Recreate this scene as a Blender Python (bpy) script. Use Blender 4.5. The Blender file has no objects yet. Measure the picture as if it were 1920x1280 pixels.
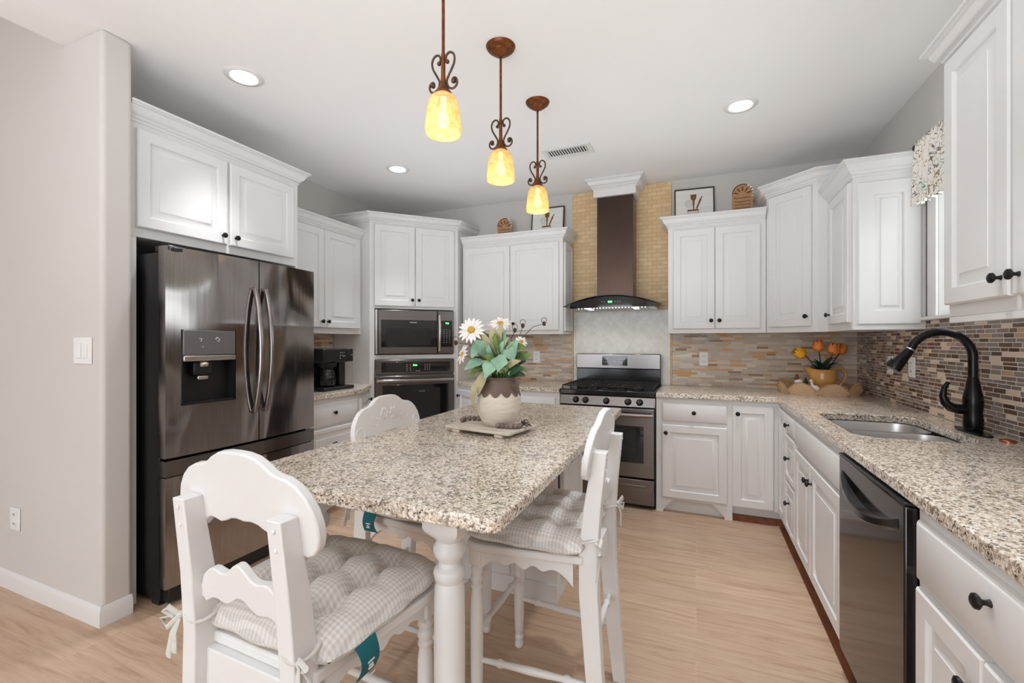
import bpy, bmesh, math, random
from mathutils import Vector, Matrix
random.seed(7)
PI = math.pi
S = bpy.context.scene
C = S.collection
# ------------------------------------------------------------------ camera, world, lights, exposure
cam_d = bpy.data.cameras.new('camera'); cam = bpy.data.objects.new('camera', cam_d); C.objects.link(cam)
cam_d.sensor_width = 36; cam_d.lens = 835/1920*36; cam_d.clip_start = .02
cam.location = (0, 0, 1.305); cam.rotation_euler = (PI/2, 0, math.radians(22.45))
S.camera = cam
S.view_settings.view_transform = 'Standard'; S.view_settings.look = 'None'
S.view_settings.exposure = -0.05; S.view_settings.gamma = 1; S.view_settings.use_curve_mapping = False
S.cycles.max_bounces = 14; S.cycles.diffuse_bounces = 12; S.cycles.glossy_bounces = 5; S.cycles.transmission_bounces = 8
S.cycles.sample_clamp_indirect = 6; S.cycles.caustics_reflective = False; S.cycles.caustics_refractive = False
W = bpy.data.worlds.new('world'); S.world = W; W.use_nodes = True
# overcast daylight above the horizon, a green garden below it
_n = W.node_tree; _tc = _n.nodes.new('ShaderNodeTexCoord'); _sx = _n.nodes.new('ShaderNodeSeparateXYZ'); _rp = _n.nodes.new('ShaderNodeValToRGB')
_n.links.new(_tc.outputs['Generated'], _sx.inputs[0]); _mr = _n.nodes.new('ShaderNodeMapRange'); _mr.inputs[1].default_value = -1; _mr.inputs[2].default_value = 1
_n.links.new(_sx.outputs[2], _mr.inputs[0]); _n.links.new(_mr.outputs[0], _rp.inputs[0])
_e = _rp.color_ramp.elements; _e[0].position = .40; _e[0].color = (.16, .22, .15, 1); _e[1].position = .55; _e[1].color = (.55, .60, .62, 1)
_n.links.new(_rp.outputs[0], _n.nodes['Background'].inputs[0])
_n.nodes['Background'].inputs[1].default_value = 3.0
def area(name, loc, rot, sx, sy, power, col=(1, .97, .94), parent=None, shape='RECTANGLE'):
    l = bpy.data.lights.new(name, 'AREA'); l.shape = shape; l.size = sx
    if shape == 'RECTANGLE': l.size_y = sy
    l.energy = power; l.color = col
    o = bpy.data.objects.new(name, l); C.objects.link(o); o.location = loc; o.rotation_euler = rot
    if parent: o.parent = parent
    return o
area('window_daylight', (1.36, 2.55, 1.88), (0, PI/2, 0), .80, .80, 4.5, (.93, .97, 1))
area('rear_fill_light', (-1.6, -3.75, 1.15), (math.radians(90), 0, 0), 3.2, 2.1, 112, (.86, .93, 1))  # added fill light behind the camera, no door stands there
# added unseen fill lights facing the ceiling, to brighten the kitchen
area('bounce_fill', (-.6, -.5, 1.40), (PI, 0, 0), 1.5, .8, 58, (.86, .93, 1))
area('bounce_fill_back', (-.75, 3.15, 1.40), (PI, 0, 0), 1.6, .4, 4.0, (.88, .94, 1))
area('bounce_fill_left', (-1.78, 2.5, 1.40), (PI, 0, 0), .5, 1.7, 5.5, (.88, .94, 1))
area('bounce_fill_right', (.05, 2.45, 1.40), (PI, 0, 0), .5, 1.7, 4.5, (.88, .94, 1))
# ------------------------------------------------------------------ materials
def mat(name):
    m = bpy.data.materials.new(name); m.use_nodes = True
    nt = m.node_tree; return m, nt, nt.nodes['Principled BSDF']
def nd(nt, t, **k):
    n = nt.nodes.new(t)
    for a, b in k.items():
        if a == 'ins':
            for i, v in b.items():
                if isinstance(v, bpy.types.NodeSocket): nt.links.new(v, n.inputs[i])
                else: n.inputs[i].default_value = v
        else: setattr(n, a, b)
    return n
def MA(nt, op, a, b=0.0, c=0.0):
    n = nd(nt, 'ShaderNodeMath', operation=op, ins={0: a, 1: b, 2: c}); return n.outputs[0]
def RGB(c): return (c[0], c[1], c[2], 1)
def lin(r, g, b):
    f = lambda v: (v/255/12.92) if v/255 <= .04045 else ((v/255+.055)/1.055)**2.4
    return (f(r), f(g), f(b))
def MIX(nt, fac, a, b, mode='MIX'):
    n = nt.nodes.new('ShaderNodeMix'); n.data_type = 'RGBA'; n.blend_type = mode
    for i, v in ((0, fac), (6, a), (7, b)):
        if isinstance(v, bpy.types.NodeSocket): nt.links.new(v, n.inputs[i])
        else: n.inputs[i].default_value = v if i == 0 else RGB(v)
    return n.outputs[2]
def RAMP(nt, fac, stops, interp='LINEAR'):
    n = nt.nodes.new('ShaderNodeValToRGB'); n.color_ramp.interpolation = interp
    e = n.color_ramp.elements
    while len(e) < len(stops): e.new(.5)
    for i, (p, c) in enumerate(stops): e[i].position = p; e[i].color = RGB(c)
    nt.links.new(fac, n.inputs[0]); return n.outputs[0]
def OBJCO(nt, sc=(1, 1, 1)):
    t = nt.nodes.new('ShaderNodeTexCoord')
    return nd(nt, 'ShaderNodeMapping', ins={0: t.outputs['Object'], 3: sc}).outputs[0]
def NOISE(nt, co, scale, detail=3, rough=.5, dist=0):
    return nd(nt, 'ShaderNodeTexNoise', ins={'Vector': co, 'Scale': scale, 'Detail': detail, 'Roughness': rough, 'Distortion': dist}).outputs[0]
def BUMP(nt, bs, h, st, dist=.002):
    b = nd(nt, 'ShaderNodeBump', ins={'Height': h, 'Strength': st, 'Distance': dist}); nt.links.new(b.outputs[0], bs.inputs['Normal'])
def P(name, col, rough=.5, metal=0, var=.06, sc=8, stretch=(1, 1, 1), bump=0, bsc=60, coat=0, emit=0, ecol=None, trans=0, ior=1.45, alpha=1):
    m, nt, bs = mat(name)
    co = OBJCO(nt, stretch)
    n = NOISE(nt, co, sc)
    c2 = tuple(min(1, v*(1+var)) for v in col); c1 = tuple(v*(1-var) for v in col)
    nt.links.new(RAMP(nt, n, [(.3, c1), (.7, c2)]), bs.inputs['Base Color'])
    bs.inputs['Roughness'].default_value = rough; bs.inputs['Metallic'].default_value = metal
    bs.inputs['Coat Weight'].default_value = coat; bs.inputs['IOR'].default_value = ior
    bs.inputs['Transmission Weight'].default_value = trans; bs.inputs['Alpha'].default_value = alpha
    if emit: bs.inputs['Emission Color'].default_value = RGB(ecol or col); bs.inputs['Emission Strength'].default_value = emit
    if bump: BUMP(nt, bs, NOISE(nt, co, bsc, 2), bump)
    return m
M = {}
M['cab'] = P('white_cabinet_paint', (.73, .725, .72), .38, var=.015, sc=3, bump=.03, bsc=25)
M['trimw'] = P('white_trim_paint', (.76, .755, .75), .35, var=.01, sc=3)
M['ceil'] = P('ceiling_paint', (.88, .875, .87), .9, var=.01, sc=2)
M['wall'] = P('greige_wall_paint', lin(208, 204, 200), .85, var=.015, sc=1.5, bump=.05, bsc=80)
M['wallk'] = P('grey_wall_paint', lin(206, 204, 201), .85, var=.015, sc=1.5, bump=.05, bsc=80)
M['bronze'] = P('oil_rubbed_bronze', (.018, .015, .014), .38, .6, var=.25, sc=30)
M['fauc'] = P('black_bronze_faucet', (.012, .010, .010), .24, .55, var=.3, sc=12)
M['black'] = P('black_plastic', (.012, .012, .013), .32, var=.15, sc=20)
M['blackgl'] = P('black_glass', (.006, .006, .007), .06, var=.1, sc=5, coat=.6)
M['enamel'] = P('black_enamel', (.010, .010, .011), .14, var=.2, sc=9)
M['iron'] = P('cast_iron', (.02, .02, .021), .55, .2, var=.25, sc=60, bump=.2, bsc=200)
M['chrome'] = P('brushed_bright_metal', (.62, .60, .58), .22, 1, var=.05, sc=30)
M['sink'] = P('sink_steel', (.66, .65, .64), .33, 1, var=.02, sc=3)
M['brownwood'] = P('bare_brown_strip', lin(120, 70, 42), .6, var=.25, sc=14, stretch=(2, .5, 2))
M['teal'] = P('teal_fabric_tag', lin(14, 96, 104), .7, var=.08)
M['white'] = P('white_plastic', (.82, .82, .81), .4, var=.01)
M['grey'] = P('light_grey_mark', (.5, .5, .5), .5)
M['led'] = P('green_display', (.05, .6, .1), .4, emit=3.0, ecol=(.1, 1, .2))
M['lampwhite'] = P('lit_lamp_lens', (1, .97, .93), .5, emit=9, ecol=(1, .97, .93))
M['bulb'] = P('lit_bulb', (1, .85, .6), .4, emit=5, ecol=(1, .88, .66))
M['rust'] = P('rust_bronze_metal', lin(112, 62, 28), .42, .55, var=.35, sc=40, bump=.1, bsc=120)
M['dkbronze'] = P('dark_scroll_bronze', lin(82, 60, 44), .45, .4, var=.35, sc=50)
M['frame'] = P('dark_picture_frame', lin(60, 48, 42), .5, var=.2, sc=30)
M['paper'] = P('white_art_print', (.80, .80, .78), .8, var=.04, sc=6, stretch=(.3, 1, 6))
M['brownart'] = P('brown_printed_wood', lin(130, 86, 48), .8, var=.2, sc=40)
M['greyart'] = P('grey_printed_line', lin(165, 163, 160), .8)
M['signwood'] = P('carved_sign_wood', lin(176, 134, 98), .65, var=.2, sc=30, stretch=(1, 1, 6))
M['signdark'] = P('sign_recess_wood', lin(92, 60, 40), .7, var=.25, sc=40)
M['bead'] = P('white_bead', (.8, .78, .72), .4)
M['vent'] = P('vent_dark_gap', (.03, .03, .03), .8)
M['leafA'] = P('pale_teal_leaf', lin(140, 178, 152), .55, var=.30, sc=14)
M['leafB'] = P('olive_green_leaf', lin(112, 140, 76), .6, var=.30, sc=18)
M['leafC'] = P('sage_beige_leaf', lin(176, 168, 132), .7, var=.20, sc=12)
M['leafD'] = P('deep_green_leaf', lin(56, 92, 58), .5, var=.3, sc=14)
M['petal'] = P('white_petal', (.86, .84, .80), .6, var=.04, sc=30)
M['yellowc'] = P('daisy_centre', lin(196, 160, 74), .8, var=.3, sc=120, bump=.5, bsc=300)
M['twig'] = P('dark_twig', lin(70, 52, 46), .8, var=.3, sc=60)
M['berry'] = P('pale_green_bud', lin(178, 196, 140), .6, var=.25, sc=60)
M['glaze'] = P('brown_vase_glaze', lin(108, 88, 76), .38, var=.2, sc=12, bump=.1, bsc=40)
M['tulip'] = P('orange_tulip_petal', lin(214, 126, 58), .55, var=.35, sc=26)
M['tulipy'] = P('yellow_tulip_petal', lin(222, 158, 40), .55, var=.3, sc=26)
M['dgreen'] = P('dark_tulip_leaf', lin(18, 52, 40), .5, var=.4, sc=20)
M['pitcher'] = P('yellow_ochre_glaze', lin(204, 152, 84), .22, var=.22, sc=9, coat=.3)
M['hen'] = P('brown_hen_glaze', lin(110, 52, 24), .4, var=.4, sc=30)
M['henw'] = P('white_bird_glaze', (.75, .74, .72), .4, var=.08, sc=20)
M['comb'] = P('red_comb', lin(150, 40, 26), .5, var=.2)
M['copper'] = P('copper_ring', lin(176, 110, 78), .25, .9, var=.1)
M['twine'] = P('grey_wood_bead', lin(126, 112, 102), .8, var=.35, sc=60)
M['tie'] = P('cotton_tie', lin(206, 204, 198), .9, var=.05, sc=60)
M['dispenser'] = P('dispenser_panel_grey', lin(120, 118, 118), .35, .5, var=.05)
M['copperglow'] = M['copper']
def stainless(name, col, rough, wave=.0, axis=(1, 60, 1)):
    m, nt, bs = mat(name); co = OBJCO(nt, axis)
    n = NOISE(nt, co, 6, 2)
    nt.links.new(RAMP(nt, n, [(.3, tuple(v*.9 for v in col)), (.7, tuple(v*1.1 for v in col))]), bs.inputs['Base Color'])
    bs.inputs['Metallic'].default_value = 1
    nt.links.new(MA(nt, 'MULTIPLY_ADD', n, .08, rough-.04), bs.inputs['Roughness'])
    if wave:
        BUMP(nt, bs, NOISE(nt, OBJCO(nt, (1, 1, .5)), 3.0, 1, .4, .6), wave, .06)
    return m
M['ss'] = stainless('black_stainless_fridge', (.33, .305, .295), .13, .42, (60, 60, 1))
M['ssh'] = stainless('black_stainless', (.20, .183, .175), .22, 0, (1, 60, 60))
M['sslight'] = stainless('satin_stainless', (.19, .176, .17), .24, 0, (1, 60, 60))
M['hood'] = stainless('dark_bronze_steel', (.075, .052, .043), .26, 0, (60, 60, 1))
M['dw'] = stainless('dark_dishwasher_steel', (.075, .066, .064), .10, 0, (60, 60, 1))
M['handle'] = stainless('dark_handle_steel', (.30, .27, .26), .2, 0, (40, 40, 1))
# glass
def glassm(name, col, rough=.0, alpha=.35):
    m, nt, bs = mat(name)
    n = NOISE(nt, OBJCO(nt), 5)
    nt.links.new(RAMP(nt, n, [(.3, tuple(v*.95 for v in col)), (.7, col)]), bs.inputs['Base Color'])
    bs.inputs['Roughness'].default_value = rough; bs.inputs['Transmission Weight'].default_value = 1
    return m
M['glass'] = glassm('clear_glass', (.95, .97, .97))
M['dkglass'] = glassm('smoked_carafe_glass', (.35, .35, .36))
# window pane: thin transparent + glossy
m, nt, bs = mat('window_glass'); nt.nodes.remove(bs)
tr = nd(nt, 'ShaderNodeBsdfTransparent'); gl = nd(nt, 'ShaderNodeBsdfGlossy', ins={'Roughness': .02})
mx = nd(nt, 'ShaderNodeMixShader', ins={0: .06, 1: tr.outputs[0], 2: gl.outputs[0]})
nt.links.new(mx.outputs[0], nt.nodes['Material Output'].inputs[0]); M['pane'] = m
# amber shade
m, nt, bs = mat('amber_scavo_glass')
n = NOISE(nt, OBJCO(nt), 45, 4, .7)
colr = RAMP(nt, n, [(.35, lin(216, 190, 132)), (.5, lin(236, 218, 168)), (.7, lin(244, 232, 200))])
nt.links.new(colr, bs.inputs['Base Color']); bs.inputs['Roughness'].default_value = .25
tl = nd(nt, 'ShaderNodeBsdfTranslucent', ins={0: colr}); tp = nd(nt, 'ShaderNodeBsdfTransparent', ins={0: (1, .93, .74, 1)})
a1 = nd(nt, 'ShaderNodeMixShader', ins={0: .40, 1: bs.outputs[0], 2: tl.outputs[0]})
a2 = nd(nt, 'ShaderNodeMixShader', ins={0: .42, 1: a1.outputs[0], 2: tp.outputs[0]})
nt.links.new(a2.outputs[0], nt.nodes['Material Output'].inputs[0]); M['amber'] = m
# granite
def granite(name, tint):
    m, nt, bs = mat(name); co = OBJCO(nt)
    cw = nd(nt, 'ShaderNodeMixRGB', blend_type='LINEAR_LIGHT', ins={0: .008, 1: co, 2: nd(nt, 'ShaderNodeTexNoise', ins={'Vector': co, 'Scale': 110.0}).outputs[1]}).outputs[0]
    v = nd(nt, 'ShaderNodeTexVoronoi', ins={'Vector': cw, 'Scale': 190.0})
    sep = nd(nt, 'ShaderNodeSeparateColor', ins={0: v.outputs['Color']})
    t = tint
    base = RAMP(nt, sep.outputs[0], [(0, lin(226*t, 218*t, 207*t)), (.34, lin(208*t, 196*t, 180*t)), (.58, lin(186*t, 170*t, 150*t)), (.74, lin(160*t, 144*t, 128*t)), (.86, lin(118*t, 106*t, 98*t)), (.95, lin(60, 52, 50))], 'CONSTANT')
    n2 = NOISE(nt, co, 17, 5, .65)
    f2 = RAMP(nt, n2, [(.46, (0, 0, 0)), (.60, (1, 1, 1))])
    v2 = nd(nt, 'ShaderNodeTexVoronoi', ins={'Vector': cw, 'Scale': 125.0})
    s2 = nd(nt, 'ShaderNodeSeparateColor', ins={0: v2.outputs['Color']})
    dark = MA(nt, 'GREATER_THAN', s2.outputs[1], .66)
    base2 = MIX(nt, MA(nt, 'MULTIPLY', dark, MA(nt, 'MULTIPLY', f2, .75)), base, lin(96, 82, 74))
    n3 = NOISE(nt, co, 300, 2)
    c = MIX(nt, RAMP(nt, n3, [(.50, (0, 0, 0)), (.66, (.5, .5, .5))]), base2, lin(120, 108, 98))
    nt.links.new(c, bs.inputs['Base Color']); bs.inputs['Roughness'].default_value = .16
    bs.inputs['Specular IOR Level'].default_value = .6
    return m
M['gran'] = granite('speckled_granite', 1.09)
# floor planks along X
m, nt, bs = mat('wood_look_planks'); co = OBJCO(nt)
br = nd(nt, 'ShaderNodeTexBrick', offset=.37, offset_frequency=2, ins={'Vector': co, 'Color1': (0, 0, 0, 1), 'Color2': (1, 1, 1, 1), 'Mortar': (.5, .5, .5, 1), 'Scale': 1.0, 'Mortar Size': .0012, 'Brick Width': 1.2, 'Row Height': .197})
sx = nd(nt, 'ShaderNodeSeparateXYZ', ins={0: co})
off = MA(nt, 'MULTIPLY', br.outputs[0], 9.0)
cc = nd(nt, 'ShaderNodeCombineXYZ', ins={0: MA(nt, 'ADD', MA(nt, 'MULTIPLY', sx.outputs[0], 1.1), off), 1: MA(nt, 'MULTIPLY', sx.outputs[1], 11.0), 2: off}).outputs[0]
g1 = NOISE(nt, cc, 2.2, 5, .6, 1.2)
cc2 = nd(nt, 'ShaderNodeCombineXYZ', ins={0: MA(nt, 'ADD', MA(nt, 'MULTIPLY', sx.outputs[0], 4), off), 1: MA(nt, 'MULTIPLY', sx.outputs[1], 140.0), 2: off}).outputs[0]
g2 = NOISE(nt, cc2, 1.5, 3, .6)
bc = RAMP(nt, g1, [(.25, lin(172, 142, 116)), (.48, lin(204, 176, 150)), (.75, lin(220, 196, 172))])
bc = MIX(nt, MA(nt, 'MULTIPLY', g2, .50), bc, lin(156, 122, 96))
tone = RAMP(nt, br.outputs[0], [(0, (.88, .87, .86)), (1, (1.0, 1.0, 1.0))])
bc = MIX(nt, 1.0, bc, tone, 'MULTIPLY')
bc = MIX(nt, MA(nt, 'MULTIPLY', br.outputs[1], .45), bc, lin(205, 188, 168))
nt.links.new(bc, bs.inputs['Base Color']); bs.inputs['Roughness'].default_value = .42
BUMP(nt, bs, MA(nt, 'SUBTRACT', MA(nt, 'MULTIPLY', g2, .4), br.outputs[1]), .25, .001)
M['floor'] = m
# linear mosaic: axis 0 -> runs along x, 1 -> along y
def mosaic(name, ax, stops, grout, rd=52, wd=13, gw=.055, rough=.2):
    m, nt, bs = mat(name); sx = nd(nt, 'ShaderNodeSeparateXYZ', ins={0: OBJCO(nt)})
    z = sx.outputs[2]; u = sx.outputs[ax]
    r1 = nd(nt, 'ShaderNodeTexVoronoi', voronoi_dimensions='1D', ins={'W': z, 'Scale': rd, 'Randomness': .45})
    r2 = nd(nt, 'ShaderNodeTexVoronoi', voronoi_dimensions='1D', feature='DISTANCE_TO_EDGE', ins={'W': z, 'Scale': rd, 'Randomness': .45})
    rr = nd(nt, 'ShaderNodeSeparateColor', ins={0: r1.outputs['Color']}).outputs[0]
    w = MA(nt, 'ADD', u, MA(nt, 'MULTIPLY', rr, 37.0))
    c1 = nd(nt, 'ShaderNodeTexVoronoi', voronoi_dimensions='1D', ins={'W': w, 'Scale': wd, 'Randomness': .85})
    c2 = nd(nt, 'ShaderNodeTexVoronoi', voronoi_dimensions='1D', feature='DISTANCE_TO_EDGE', ins={'W': w, 'Scale': wd, 'Randomness': .85})
    cr = nd(nt, 'ShaderNodeSeparateColor', ins={0: c1.outputs['Color']})
    col = RAMP(nt, cr.outputs[0], stops, 'CONSTANT')
    mar = NOISE(nt, OBJCO(nt, (1, 1, 2)), 45, 4, .6, 1.5)
    col = MIX(nt, MA(nt, 'MULTIPLY', mar, .35), col, (.5, .42, .34), 'OVERLAY')
    g = MA(nt, 'MAXIMUM', MA(nt, 'LESS_THAN', r2.outputs['Distance'], gw*1.5), MA(nt, 'LESS_THAN', c2.outputs['Distance'], gw*.42))
    col = MIX(nt, g, col, grout)
    nt.links.new(col, bs.inputs['Base Color'])
    nt.links.new(MA(nt, 'MULTIPLY_ADD', g, .5, MA(nt, 'MULTIPLY_ADD', cr.outputs[1], .25, rough)), bs.inputs['Roughness'])
    BUMP(nt, bs, MA(nt, 'SUBTRACT', 1.0, g), .3, .001)
    return m
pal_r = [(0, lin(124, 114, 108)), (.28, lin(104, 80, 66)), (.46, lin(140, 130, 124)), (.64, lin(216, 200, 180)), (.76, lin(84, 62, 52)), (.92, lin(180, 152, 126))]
pal_lit = [(0, lin(186, 174, 160)), (.30, lin(200, 190, 176)), (.52, lin(170, 156, 142)), (.66, lin(210, 198, 184)), (.80, lin(196, 152, 100)), (.92, lin(150, 116, 84))]  # same tile as the right wall, back wall's brighter light put into its colours
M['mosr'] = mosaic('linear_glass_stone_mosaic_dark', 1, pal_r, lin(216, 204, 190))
M['mosb'] = mosaic('linear_glass_stone_mosaic_lit', 0, pal_lit, lin(196, 184, 168), wd=10, gw=.03)
M['mosl'] = mosaic('linear_glass_stone_mosaic_side', 1, pal_lit, lin(190, 180, 168), wd=12)
# travertine bricks, diamond marble
def brickm(name, rotz, w, h, c1, c2, mort, ms, rough, off=.5):
    m, nt, bs = mat(name); t = nt.nodes.new('ShaderNodeTexCoord')
    s = nd(nt, 'ShaderNodeSeparateXYZ', ins={0: t.outputs['Object']})
    cb = nd(nt, 'ShaderNodeCombineXYZ', ins={0: s.outputs[0], 1: s.outputs[2], 2: 0.0}).outputs[0]
    mp = nd(nt, 'ShaderNodeMapping', ins={0: cb, 2: (0, 0, rotz)}).outputs[0]
    b = nd(nt, 'ShaderNodeTexBrick', offset=off, ins={'Vector': mp, 'Color1': RGB(c1), 'Color2': RGB(c2), 'Mortar': RGB(mort), 'Scale': 1.0, 'Mortar Size': ms, 'Mortar Smooth': .3, 'Brick Width': w, 'Row Height': h, 'Bias': 0.0})
    n = NOISE(nt, t.outputs['Object'], 38, 4, .7)
    c = MIX(nt, RAMP(nt, n, [(.35, (.0, .0, .0)), (.75, (.6, .6, .6))]), b.outputs[0], tuple(v*.8 for v in c1))
    nt.links.new(c, bs.inputs['Base Color']); bs.inputs['Roughness'].default_value = rough
    BUMP(nt, bs, MA(nt, 'SUBTRACT', MA(nt, 'MULTIPLY', n, .3), b.outputs[1]), .5, .002)
    return m
M['trav'] = brickm('travertine_running_bond', 0, .082, .037, lin(232, 206, 164), lin(216, 182, 134), lin(196, 160, 116), .0022, .55)
M['diam'] = brickm('marble_diamond_tile', PI/4, .05, .05, lin(240, 238, 232), lin(222, 220, 214), lin(232, 230, 225), .0016, .3, 0)
# gingham
m, nt, bs = mat('gingham_cushion_cloth'); sx = nd(nt, 'ShaderNodeSeparateXYZ', ins={0: OBJCO(nt)})
def stripe(o): return MA(nt, 'GREATER_THAN', MA(nt, 'FRACT', MA(nt, 'MULTIPLY', o, 88.0)), .5)
f = MA(nt, 'MULTIPLY', MA(nt, 'ADD', stripe(sx.outputs[0]), stripe(sx.outputs[1])), .5)
nt.links.new(MIX(nt, f, lin(222, 218, 211), lin(196, 192, 188)), bs.inputs['Base Color']); bs.inputs['Roughness'].default_value = .9
BUMP(nt, bs, NOISE(nt, OBJCO(nt), 30, 3), .25, .004); M['ging'] = m
# distressed white chair paint
m, nt, bs = mat('distressed_white_chair_paint'); n = NOISE(nt, OBJCO(nt), 28, 6, .8)
nt.links.new(RAMP(nt, n, [(.20, lin(170, 160, 148)), (.27, (.74, .735, .725)), (1, (.77, .765, .755))]), bs.inputs['Base Color'])
bs.inputs['Roughness'].default_value = .42; M['chair'] = m
# vase body: scalloped stoneware
m, nt, bs = mat('cream_stoneware'); n = NOISE(nt, OBJCO(nt, (1, 1, 5)), 16, 4, .6)
nt.links.new(RAMP(nt, n, [(.3, lin(206, 194, 180)), (.7, lin(226, 218, 206))]), bs.inputs['Base Color']); bs.inputs['Roughness'].default_value = .75
BUMP(nt, bs, n, .4, .004); M['stone'] = m
# tray board wood
m, nt, bs = mat('whitewashed_tray_wood'); n = NOISE(nt, OBJCO(nt, (2, 30, 2)), 4, 5, .7)
nt.links.new(RAMP(nt, n, [(.3, lin(150, 134, 120)), (.5, lin(204, 194, 182)), (.8, lin(222, 214, 204))]), bs.inputs['Base Color']); bs.inputs['Roughness'].default_value = .8; M['tray'] = m
# wicker
m, nt, bs = mat('woven_wicker'); s = nd(nt, 'ShaderNodeSeparateXYZ', ins={0: OBJCO(nt)})
an = MA(nt, 'ARCTAN2', s.outputs[1], s.outputs[0])
wv = MA(nt, 'MULTIPLY', MA(nt, 'SINE', MA(nt, 'MULTIPLY', an, 80.0)), MA(nt, 'SINE', MA(nt, 'MULTIPLY', s.outputs[2], 420.0)))
nt.links.new(RAMP(nt, MA(nt, 'MULTIPLY_ADD', wv, .5, .5), [(.10, lin(120, 84, 56)), (.45, lin(232, 198, 160))]), bs.inputs['Base Color'])
bs.inputs['Roughness'].default_value = .7; BUMP(nt, bs, wv, .6, .004); M['wick'] = m
# curtain cloth with leaf print
m, nt, bs = mat('leaf_print_curtain'); co = OBJCO(nt, (1, 1, .6))
n = NOISE(nt, co, 22, 2, .5, 2.2); n2 = NOISE(nt, co, 9, 1)
lf = RAMP(nt, n, [(.50, (0, 0, 0)), (.515, (1, 1, 1)), (.55, (1, 1, 1)), (.565, (0, 0, 0))])
hue = RAMP(nt, n2, [(0, lin(70, 150, 122)), (.40, lin(150, 140, 110)), (.52, lin(112, 110, 106))], 'CONSTANT')
nt.links.new(MIX(nt, lf, lin(236, 232, 224), hue), bs.inputs['Base Color']); bs.inputs['Roughness'].default_value = .9
M['curt'] = m
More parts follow.
